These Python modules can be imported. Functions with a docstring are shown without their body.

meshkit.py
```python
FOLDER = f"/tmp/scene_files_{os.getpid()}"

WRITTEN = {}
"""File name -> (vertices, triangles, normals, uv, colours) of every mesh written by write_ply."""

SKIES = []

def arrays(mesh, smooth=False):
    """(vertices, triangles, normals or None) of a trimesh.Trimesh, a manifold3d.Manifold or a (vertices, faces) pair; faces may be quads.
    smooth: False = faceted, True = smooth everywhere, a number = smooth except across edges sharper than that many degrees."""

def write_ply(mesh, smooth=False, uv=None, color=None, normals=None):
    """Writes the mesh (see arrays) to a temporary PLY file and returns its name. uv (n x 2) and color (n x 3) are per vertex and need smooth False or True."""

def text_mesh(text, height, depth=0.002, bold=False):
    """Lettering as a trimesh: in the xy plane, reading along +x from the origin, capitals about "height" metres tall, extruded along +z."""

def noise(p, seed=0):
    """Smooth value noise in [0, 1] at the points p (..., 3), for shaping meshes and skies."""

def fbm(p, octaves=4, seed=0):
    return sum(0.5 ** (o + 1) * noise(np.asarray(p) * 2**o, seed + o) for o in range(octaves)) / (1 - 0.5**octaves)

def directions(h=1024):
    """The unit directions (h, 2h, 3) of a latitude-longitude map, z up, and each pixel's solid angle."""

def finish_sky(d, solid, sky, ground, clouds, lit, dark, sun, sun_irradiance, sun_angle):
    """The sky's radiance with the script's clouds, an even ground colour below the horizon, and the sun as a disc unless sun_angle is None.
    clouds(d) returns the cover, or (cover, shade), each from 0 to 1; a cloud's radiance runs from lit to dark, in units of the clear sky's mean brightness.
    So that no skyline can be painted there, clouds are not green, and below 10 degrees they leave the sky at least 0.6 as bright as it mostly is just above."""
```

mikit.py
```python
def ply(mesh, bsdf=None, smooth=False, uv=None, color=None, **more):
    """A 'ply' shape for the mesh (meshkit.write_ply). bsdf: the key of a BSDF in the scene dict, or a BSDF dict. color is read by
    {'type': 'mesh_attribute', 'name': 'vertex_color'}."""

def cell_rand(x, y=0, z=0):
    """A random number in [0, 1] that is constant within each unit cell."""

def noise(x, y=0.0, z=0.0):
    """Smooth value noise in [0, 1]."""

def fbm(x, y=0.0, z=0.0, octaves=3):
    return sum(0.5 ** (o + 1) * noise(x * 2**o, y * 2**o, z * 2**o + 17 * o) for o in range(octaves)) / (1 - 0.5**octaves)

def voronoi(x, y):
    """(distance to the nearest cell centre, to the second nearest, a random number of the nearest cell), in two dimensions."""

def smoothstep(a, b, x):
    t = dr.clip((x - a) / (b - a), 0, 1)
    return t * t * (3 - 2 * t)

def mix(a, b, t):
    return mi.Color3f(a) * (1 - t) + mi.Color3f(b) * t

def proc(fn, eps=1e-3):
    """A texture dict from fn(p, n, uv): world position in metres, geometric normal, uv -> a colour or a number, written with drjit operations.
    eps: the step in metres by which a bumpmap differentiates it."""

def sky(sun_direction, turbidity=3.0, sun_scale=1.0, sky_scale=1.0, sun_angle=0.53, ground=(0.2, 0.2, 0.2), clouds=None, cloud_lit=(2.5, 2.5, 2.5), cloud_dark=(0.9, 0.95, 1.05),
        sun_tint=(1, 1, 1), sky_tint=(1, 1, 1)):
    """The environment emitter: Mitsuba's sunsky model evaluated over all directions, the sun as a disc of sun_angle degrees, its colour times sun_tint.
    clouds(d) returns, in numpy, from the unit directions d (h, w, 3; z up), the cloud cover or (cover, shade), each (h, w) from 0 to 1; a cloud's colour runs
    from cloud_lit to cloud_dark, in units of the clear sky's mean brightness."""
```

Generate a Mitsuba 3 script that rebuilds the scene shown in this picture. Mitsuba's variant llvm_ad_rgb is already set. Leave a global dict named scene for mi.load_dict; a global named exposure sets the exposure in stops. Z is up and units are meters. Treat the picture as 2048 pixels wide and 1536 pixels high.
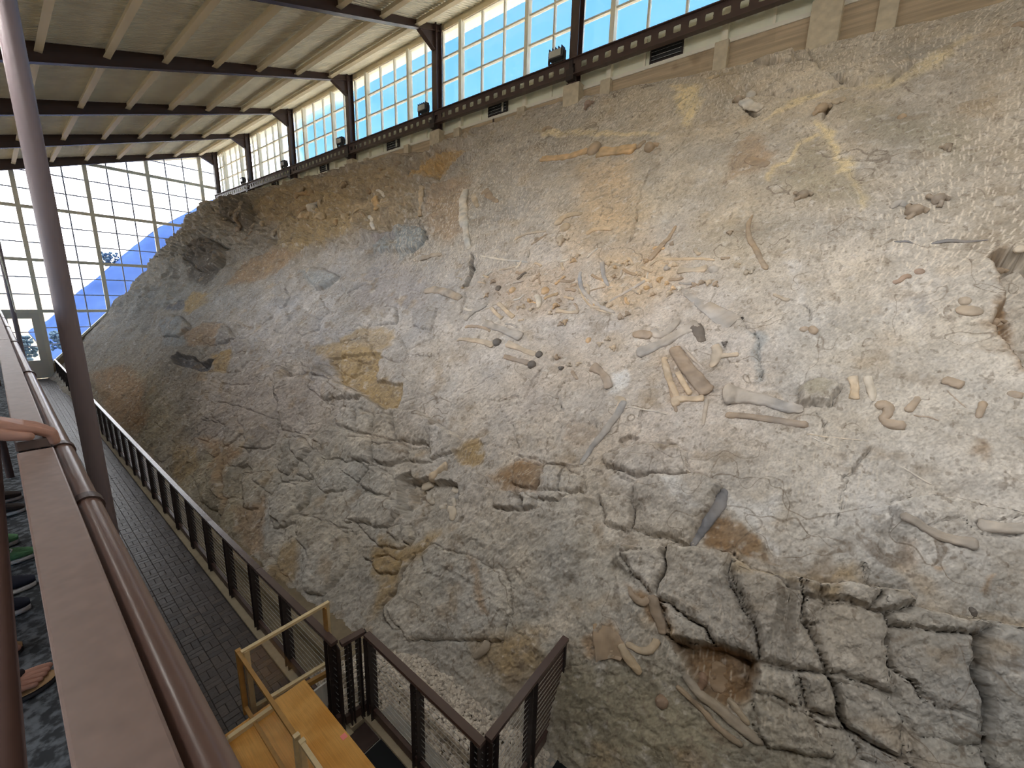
import math, random
import numpy as np, trimesh, drjit as dr, mitsuba as mi
from shapely.geometry import Polygon, box as sbox
from shapely.ops import unary_union
import mikit, meshkit
from mikit import proc, noise as pnoise, fbm as pfbm, smoothstep as psm, cell_rand, mix

# ------------------------------------------------------------------ camera, sky, lights, exposure
scene, labels = {'type': 'scene'}, {}
T4 = mi.ScalarTransform4f
FOCAL = 808.55                                   # in pixels of a 2048 x 1536 picture
RIGHT = np.array([0.62079, -0.78345, 0.02868]); DOWN = np.array([-0.14516, -0.15082, -0.97785]); AHEAD = np.array([0.77042, 0.60287, -0.20735])
SKY = 2.9
scene['camera'] = {'type': 'perspective', 'fov_axis': 'x', 'fov': math.degrees(2 * math.atan(1024 / FOCAL)), 'near_clip': 0.05, 'far_clip': 10000.0,
                   'to_world': T4().look_at(origin=[0, 0, 0], target=AHEAD.tolist(), up=(-DOWN).tolist())}
def cloud_cover(d):
    n = meshkit.fbm(d * np.array([3, 3, 7.0]) + 5.3, 5, seed=4)
    along = np.clip((d[..., 1] * 0.85 - d[..., 0] * 0.65 - 0.28) * 2.6, 0, 1)           # bright haze towards the far end and the visitor side, clear over the rock
    return np.clip((n - 0.80 + 1.1 * along) * 4, 0, 1), 0.0 * n
scene['sky'] = mikit.sky([0.30, 0.10, 0.95], turbidity=3.0, sun_scale=SKY, sky_scale=SKY, clouds=cloud_cover, cloud_lit=(5.0, 5.1, 5.3), cloud_dark=(1.2, 1.3, 1.5), ground=(0.25, 0.22, 0.18), sky_tint=(0.66, 1.12, 1.25))
exposure = 1.3
# fill lamps added out of view under the roof, all of one kind: (y positions, radiance); built as fixtures below
FILL_LAMP_AT = [(2.4, -0.6), (-1.1, -6.0), (-1.1, -3.0), (-1.1, 0.2), (-1.1, 4.0), (-1.1, 7.8), (-1.1, 11.6), (-1.1, 15.4)]
FILL_LAMP_LIGHT = (70.0, 68.5, 65.5)

# ------------------------------------------------------------------ naming
def numbered(key):
    if key not in scene and key not in labels and not any(k.startswith(key + '__') for k in scene): return key
    n = NUM.get(key, 0)
    while True:
        n += 1
        k = f'{key}_{n:03d}'
        if k not in scene and k not in labels: break
    NUM[key] = n
    return k
NUM, USED = {}, set()
def newkey(key):
    if key not in USED:
        USED.add(key); return key
    n = NUM.get(key, 0) + 1
    NUM[key] = n
    k = f'{key}_{n:03d}'
    USED.add(k); return k
def thing(name, label, cat, group=None):
    k = newkey(name); labels[k] = {'label': label, 'category': cat}
    if group: labels[k]['group'] = group
    return k
def structure(name, label=None):
    k = newkey(name); labels[k] = {'kind': 'structure'}
    if label: labels[k]['label'] = label
    return k
def put(key, mesh, m, smooth=False, **kw):
    scene[key] = mikit.ply(mesh, m, smooth=smooth, **kw); return key
def part(parent, name, mesh, m, smooth=False, label=None, **kw):
    k = newkey(f'{parent}__{name}'); put(k, mesh, m, smooth, **kw)
    if label: labels[k] = {'label': label}
    return k

# ------------------------------------------------------------------ mesh helpers
def cat(ms): return trimesh.util.concatenate([m for m in ms if m is not None])
def box(x0, x1, y0, y1, z0, z1):
    m = trimesh.creation.box((x1 - x0, y1 - y0, z1 - z0)); m.apply_translation(((x0 + x1) / 2, (y0 + y1) / 2, (z0 + z1) / 2)); return m
def rbox(x0, x1, y0, y1, z0, z1, r=0.006):
    import manifold3d as m3
    s = m3.Manifold.sphere(r, 8)
    pts = [(x, y, z) for x in (x0 + r, x1 - r) for y in (y0 + r, y1 - r) for z in (z0 + r, z1 - r)]
    h = m3.Manifold.batch_hull([s.translate(p) for p in pts]).to_mesh()
    return trimesh.Trimesh(h.vert_properties[:, :3], h.tri_verts, process=False)
def unit(v): v = np.asarray(v, float); return v / np.linalg.norm(v)
def bar(a, b, w, h, up=(0, 0, 1)):
    a, b = np.asarray(a, float), np.asarray(b, float); d = b - a; L = np.linalg.norm(d); d = d / L
    u = np.asarray(up, float); u = unit(u - d * (u @ d)); s = np.cross(d, u)
    m = trimesh.creation.box((L, w, h)); M = np.eye(4); M[:3, 0], M[:3, 1], M[:3, 2], M[:3, 3] = d, s, u, (a + b) / 2
    m.apply_transform(M); return m
def tube(pts, r, n=12, caps=True, flat=None, up=None):
    p = np.asarray(pts, float); k = len(p); r = np.broadcast_to(np.asarray(r, float), (k,))
    t = np.gradient(p, axis=0); t /= np.linalg.norm(t, axis=1, keepdims=True) + 1e-12
    up = np.array([0, 0, 1.0]) if up is None else np.asarray(up, float)
    if abs(t[0] @ up) > 0.95: up = np.array([1.0, 0, 0])
    a = np.cross(t, up); a /= np.linalg.norm(a, axis=1, keepdims=True); b = np.cross(a, t)
    ang = np.arange(n) * 2 * np.pi / n
    rb = r if flat is None else r * flat
    v = p[:, None] + r[:, None, None] * np.cos(ang)[None, :, None] * a[:, None] + rb[:, None, None] * np.sin(ang)[None, :, None] * b[:, None]
    i, j = np.meshgrid(np.arange(k - 1), np.arange(n), indexing='ij')
    q = np.stack([i * n + j, i * n + (j + 1) % n, (i + 1) * n + (j + 1) % n, (i + 1) * n + j], -1).reshape(-1, 4)
    f = np.vstack([q[:, [0, 2, 1]], q[:, [0, 3, 2]]]); v = v.reshape(-1, 3)
    if caps:
        c0, c1 = len(v), len(v) + 1; v = np.vstack([v, p[0], p[-1]]); j = np.arange(n)
        f = np.vstack([f, np.stack([j * 0 + c0, j, (j + 1) % n], 1)[:, [0, 1, 2]], np.stack([j * 0 + c1, (k - 1) * n + (j + 1) % n, (k - 1) * n + j], 1)])
    m = trimesh.Trimesh(v, f, process=False)
    if m.volume < 0: m.invert()
    return m
def extrude(poly, depth, origin, ex, ey):
    """A shapely polygon in the plane spanned by ex, ey at origin, extruded by depth along ex x ey."""
    ms = []
    for g in getattr(poly, 'geoms', [poly]):
        if g.is_empty or g.area < 1e-5 or g.geom_type != 'Polygon': continue
        ms.append(trimesh.creation.extrude_polygon(g, depth, engine='earcut'))
    if not ms: return None
    m = cat(ms); ex, ey = unit(ex), unit(ey)
    M = np.eye(4); M[:3, 0], M[:3, 1], M[:3, 2], M[:3, 3] = ex, ey, np.cross(ex, ey), origin
    m.apply_transform(M); return m
def sheet(poly, origin, ex, ey):
    v, f = trimesh.creation.triangulate_polygon(poly, engine='earcut')
    v = np.asarray(v); return trimesh.Trimesh(np.asarray(origin) + v[:, :1] * np.asarray(ex, float) + v[:, 1:] * np.asarray(ey, float), f, process=False)

# ------------------------------------------------------------------ materials
def P(key, color, rough=0.6, spec=0.4, metallic=0.0, bump=None, bscale=1.0, eps=1e-3, **kw):
    d = {'type': 'principled', 'base_color': {'type': 'rgb', 'value': list(color)} if not isinstance(color, dict) else color, 'roughness': rough, 'specular': spec, 'metallic': metallic, **kw}
    if bump is not None: d = {'type': 'bumpmap', 'scale': bscale, 'texture': proc(bump, eps), 'bsdf': d}
    scene[key] = {'type': 'twosided', 'bsdf': d}
def grain(c, s=30.0, amp=0.25):
    c = np.array(c)
    return proc(lambda p, n, uv: mi.Color3f(c.tolist()) * (1 - amp + 2 * amp * pfbm(p.x * s, p.y * s, p.z * s, 3)))
P('mat_brown_steel', (0.060, 0.036, 0.032), 0.38, 0.5)
P('mat_column', (0.23, 0.185, 0.20), 0.42, 0.45)
P('mat_rail_top', (0.070, 0.045, 0.042), 0.22, 0.6, clearcoat=0.6, clearcoat_gloss=0.9)
P('mat_dark_steel', (0.026, 0.019, 0.019), 0.45, 0.4)
P('mat_purlin', (0.70, 0.61, 0.44), 0.55, 0.4)
P('mat_deck', grain((0.72, 0.69, 0.58), 3.0, 0.12), 0.6, 0.3)
P('mat_window_frame', (0.72, 0.69, 0.58), 0.5, 0.4)
P('mat_window_bar', (0.34, 0.38, 0.50), 0.4, 0.5)  # bluish tint of the window glare is put into this colour
P('mat_panel', (0.66, 0.67, 0.56), 0.55, 0.35)
P('mat_white_trim', (0.66, 0.64, 0.56), 0.5, 0.4)
def board_formed(p, n, uv):
    k = dr.floor(p.z / 0.19)
    tone = 0.82 + 0.3 * cell_rand(k, dr.floor((p.x + p.y) / 2.4 + 7 * cell_rand(k, 3)), 5)
    streak = pfbm((p.x + p.y) * 1.2, p.z * 26.0, 0.0, 3)
    stain = psm(0.60, 0.8, pfbm(p.x * 2.0 + p.y * 2.0, p.z * 2.5, 3.0, 3))
    return mix((0.42, 0.335, 0.235), (0.24, 0.165, 0.10), stain * 0.5) * (tone * (0.72 + 0.5 * streak))
P('mat_concrete', proc(board_formed), 0.9, 0.2, bump=lambda p, n, uv: 0.006 * dr.abs(p.z / 0.19 - dr.floor(p.z / 0.19) - 0.5) + 0.006 * pfbm((p.x + p.y) * 2.0, p.z * 25.0, 0, 2))
P('mat_pier', grain((0.47, 0.41, 0.31), 9.0, 0.22), 0.9, 0.2)
P('mat_plain_wall', grain((0.40, 0.36, 0.30), 1.5, 0.1), 0.8, 0.2)
P('mat_ledge', grain((0.19, 0.128, 0.107), 60.0, 0.12), 0.36, 0.5)
P('mat_handrail', (0.13, 0.075, 0.06), 0.27, 0.6, clearcoat=0.5, clearcoat_gloss=0.85)
for i, c in enumerate(((0.062, 0.053, 0.052), (0.050, 0.044, 0.045), (0.075, 0.062, 0.058))):
    P(f'mat_paver_{i}', grain(c, 40.0, 0.25), 0.42, 0.45)
P('mat_grout', (0.032, 0.028, 0.028), 0.8, 0.2)
P('mat_curb', grain((0.34, 0.29, 0.205), 12.0, 0.15), 0.8, 0.25)
P('mat_dirt', grain((0.20, 0.165, 0.115), 9.0, 0.35), 0.95, 0.1)
P('mat_slab', grain((0.30, 0.29, 0.27), 8.0, 0.15), 0.8, 0.25)
P('mat_gallery_floor', proc(lambda p, n, uv: mix((0.045, 0.05, 0.055), (0.17, 0.19, 0.21), psm(0.35, 0.75, pfbm(p.x * 45.0, p.y * 45.0, 0, 4)))), 0.8, 0.2)
def ply_wood(p, n, uv):
    g = pfbm(p.y * 5.0 + 2.5 * pfbm(p.x * 3.0, p.y * 1.0, 1.0, 2), p.x * 3.0, p.z, 3)
    fine = pnoise(p.x * 160.0, p.y * 7.0, 0)
    return mix((0.50, 0.235, 0.045), (0.62, 0.34, 0.095), psm(0.3, 0.7, g)) * (0.9 + 0.2 * fine)
P('mat_plywood', proc(ply_wood), 0.4, 0.45)
P('mat_pale_wood', grain((0.62, 0.50, 0.30), 14.0, 0.15), 0.5, 0.35)
P('mat_amber_wood', grain((0.36, 0.20, 0.06), 14.0, 0.2), 0.45, 0.4)
P('mat_white_board', proc(lambda p, n, uv: mi.Color3f(0.60, 0.60, 0.57) * (0.8 + 0.35 * pfbm(p.x * 30.0, p.y * 30.0, p.z * 3.0, 3))), 0.7, 0.3)
P('mat_mat_black', (0.012, 0.014, 0.016), 0.9, 0.15)
P('mat_mat_brown', (0.045, 0.030, 0.027), 0.8, 0.2)
P('mat_note', (0.85, 0.27, 0.24), 0.7, 0.2)
P('mat_cable', (0.62, 0.62, 0.62), 0.3, 0.5, metallic=1.0)
P('mat_lamp', (0.03, 0.03, 0.032), 0.4, 0.5)
P('mat_reflector', (0.75, 0.75, 0.78), 0.25, 0.5, metallic=1.0)
P('mat_aluminium', (0.55, 0.56, 0.56), 0.4, 0.5, metallic=0.8)
P('mat_skin', grain((0.46, 0.25, 0.19), 60.0, 0.12), 0.5, 0.4)
P('mat_cloth_blue', (0.06, 0.08, 0.14), 0.9, 0.2)
P('mat_cloth_grey', (0.20, 0.20, 0.21), 0.9, 0.2)
P('mat_denim', (0.05, 0.07, 0.12), 0.9, 0.2)
P('mat_shoe_green', grain((0.13, 0.30, 0.15), 120.0, 0.3), 0.8, 0.2)
P('mat_shoe_navy', (0.012, 0.015, 0.03), 0.7, 0.3)
P('mat_shoe_dark', (0.035, 0.026, 0.024), 0.7, 0.3)
P('mat_sole', (0.62, 0.60, 0.58), 0.6, 0.3)
P('mat_strap', (0.03, 0.03, 0.035), 0.7, 0.3)
P('mat_insole', (0.40, 0.26, 0.14), 0.7, 0.3)
P('mat_hair', (0.04, 0.03, 0.02), 0.6, 0.3)
P('mat_hazed_hill', proc(lambda p, n, uv: mix((0.035, 0.075, 0.24), (0.075, 0.14, 0.36), pfbm(p.x * 0.25, p.y * 0.25, p.z * 0.6, 4))), 1.0, 0.0)  # blue of distance haze and glare is painted into the hill colour
P('mat_hazed_foliage', grain((0.10, 0.17, 0.25), 2.0, 0.4), 0.9, 0.1)  # bluish distance haze is mixed into the leaf colour
P('mat_bark', (0.10, 0.08, 0.07), 0.9, 0.1)
P('mat_bounce_terrace', (0.57, 0.56, 0.50), 1.0, 0.0)  # pale so that the unseen slab bounces more sun
P('mat_ground', (0.30, 0.27, 0.22), 1.0, 0.0)
scene['mat_glass'] = {'type': 'thindielectric', 'int_ior': 1.5}
scene['mat_plexi'] = {'type': 'thindielectric', 'int_ior': 1.49}
for i, c in enumerate(((0.52, 0.47, 0.41), (0.36, 0.32, 0.28), (0.62, 0.57, 0.50))):
    P(f'mat_gravel_{i}', c, 0.85, 0.2)

# wall frame of the quarry face: s runs along the building, t up the slope, h out of the rock
ROCK_O, ROCK_ET, ROCK_ES = np.array([7.65, 0, 0]), np.array([0.8, 0, 1]) / math.hypot(0.8, 1), np.array([-0.031, 1, 0])
ROCK_N = -np.cross(ROCK_ET, ROCK_ES); ROCK_N /= np.linalg.norm(ROCK_N)
if ROCK_N[0] > 0: ROCK_N = -ROCK_N
def on_face(s, t, h=0.0):
    s, t, h = np.asarray(s, float), np.asarray(t, float), np.asarray(h, float)
    return ROCK_O + s[..., None] * ROCK_ES + t[..., None] * ROCK_ET + h[..., None] * ROCK_N
TX, TZ = ROCK_ET[0], ROCK_ET[2]
def rock_bump(p, n, uv):
    s, t = p.y, (p.x - 7.65) * TX + p.z * TZ
    return 0.020 * pfbm(s * 22.0, t * 16.0, 0.0, 3) + 0.014 * pfbm(s * 60.0, t * 45.0, 4.0, 2)
def chisel(p, n, uv):
    """Pale tool strokes of the prepared area: short streaks up the slope, fanning out."""
    s, t = p.y, (p.x - 7.65) * TX + p.z * TZ
    out = mi.Float(0)
    for k, (w, l) in enumerate(((0.11, 0.20), (0.13, 0.24), (0.09, 0.17))):
        u, v = s / w + 0.5 * k, t / l + 0.37 * k
        i = dr.floor(u); v = v + cell_rand(i, 11 + k); j = dr.floor(v)
        x, y = (u - i - 0.5) * w, (v - j - 0.5) * l
        a = -0.25 + 1.5 * (pnoise(i * w * 0.4, j * l * 0.4, 2.0) - 0.5) + 0.35 * (cell_rand(i, j, 8 + k) - 0.5)
        ca, sa = dr.cos(a), dr.sin(a); x = x + 0.3 * w * (cell_rand(i, j, 5 + k) - 0.5)
        fu, fv = x * ca - y * sa, x * sa + y * ca
        out = dr.maximum(out, psm(0.014, 0.004, dr.abs(fu)) * psm(0.36 * l, 0.2 * l, dr.abs(fv)) * psm(0.42, 0.62, cell_rand(i, j, k)))
    zone = psm(-0.6, 0.9, t + 0.8 * (pnoise(s * 0.7, t * 0.7, 9.0) - 0.5) - 0.02 * s) * psm(15.0, 11.0, s + 0.3 * t) * psm(0.22, 0.5, pnoise(s * 0.45 + 3.0, t * 0.45, 1.0))
    low = 0.5 * psm(0.62, 0.8, pnoise(s * 0.8, t * 0.8, 13.0)) * psm(11.0, 7.0, s)
    return out * dr.maximum(zone, low) * 0.66
def seams(p, n, uv):
    """Dark mineral hairlines and pits of the sandstone."""
    s, t = p.y, (p.x - 7.65) * TX + p.z * TZ
    w1, w2 = 0.4 * (pfbm(s * 3.1, t * 3.1, 3.0, 2) - 0.5), 0.4 * (pfbm(s * 3.1, t * 3.1, 8.0, 2) - 0.5)
    a = dr.abs(pfbm(s * 0.8 + w1, t * 1.3 + w2, 21.0, 3) - 0.5); b = dr.abs(pfbm(s * 2.6 + w2, t * 1.6 + w1, 31.0, 2) - 0.47)
    line = dr.maximum(psm(0.007, 0.001, a) * psm(0.45, 0.62, pnoise(s * 0.9, t * 0.9, 5.0)), 0.8 * psm(0.011, 0.002, b) * psm(0.5, 0.65, pnoise(s * 1.3, t * 1.3, 6.0)))
    pit = psm(0.66, 0.78, pfbm(s * 17.0, t * 14.0, 2.0, 3))
    grit = psm(0.55, 0.85, pnoise(s * 70.0, t * 60.0, 2.0))
    return dr.minimum(0.6 * line + 0.45 * pit + 0.22 * grit, 0.8)
rock = {'type': 'blendbsdf', 'weight': proc(chisel),
        'a': {'type': 'bumpmap', 'scale': 1.0, 'texture': proc(rock_bump, 2e-3), 'bsdf': {'type': 'principled', 'base_color': {'type': 'mesh_attribute', 'name': 'vertex_color'}, 'roughness': 0.9, 'specular': 0.25}},
        'b': {'type': 'diffuse', 'reflectance': {'type': 'rgb', 'value': [0.68, 0.61, 0.52]}}}
rock = {'type': 'blendbsdf', 'weight': proc(seams), 'a': rock, 'b': {'type': 'diffuse', 'reflectance': {'type': 'rgb', 'value': [0.17, 0.135, 0.105]}}}
scene['mat_rock'] = {'type': 'twosided', 'bsdf': rock}
scene['mat_bone'] = {'type': 'twosided', 'bsdf': {'type': 'bumpmap', 'scale': 1.0, 'texture': proc(lambda p, n, uv: 0.008 * pfbm(p.x * 30.0, p.y * 30.0, p.z * 30.0, 3), 2e-3),
                     'bsdf': {'type': 'principled', 'base_color': {'type': 'mesh_attribute', 'name': 'vertex_color'}, 'roughness': 0.6, 'specular': 0.35}}}

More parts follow.
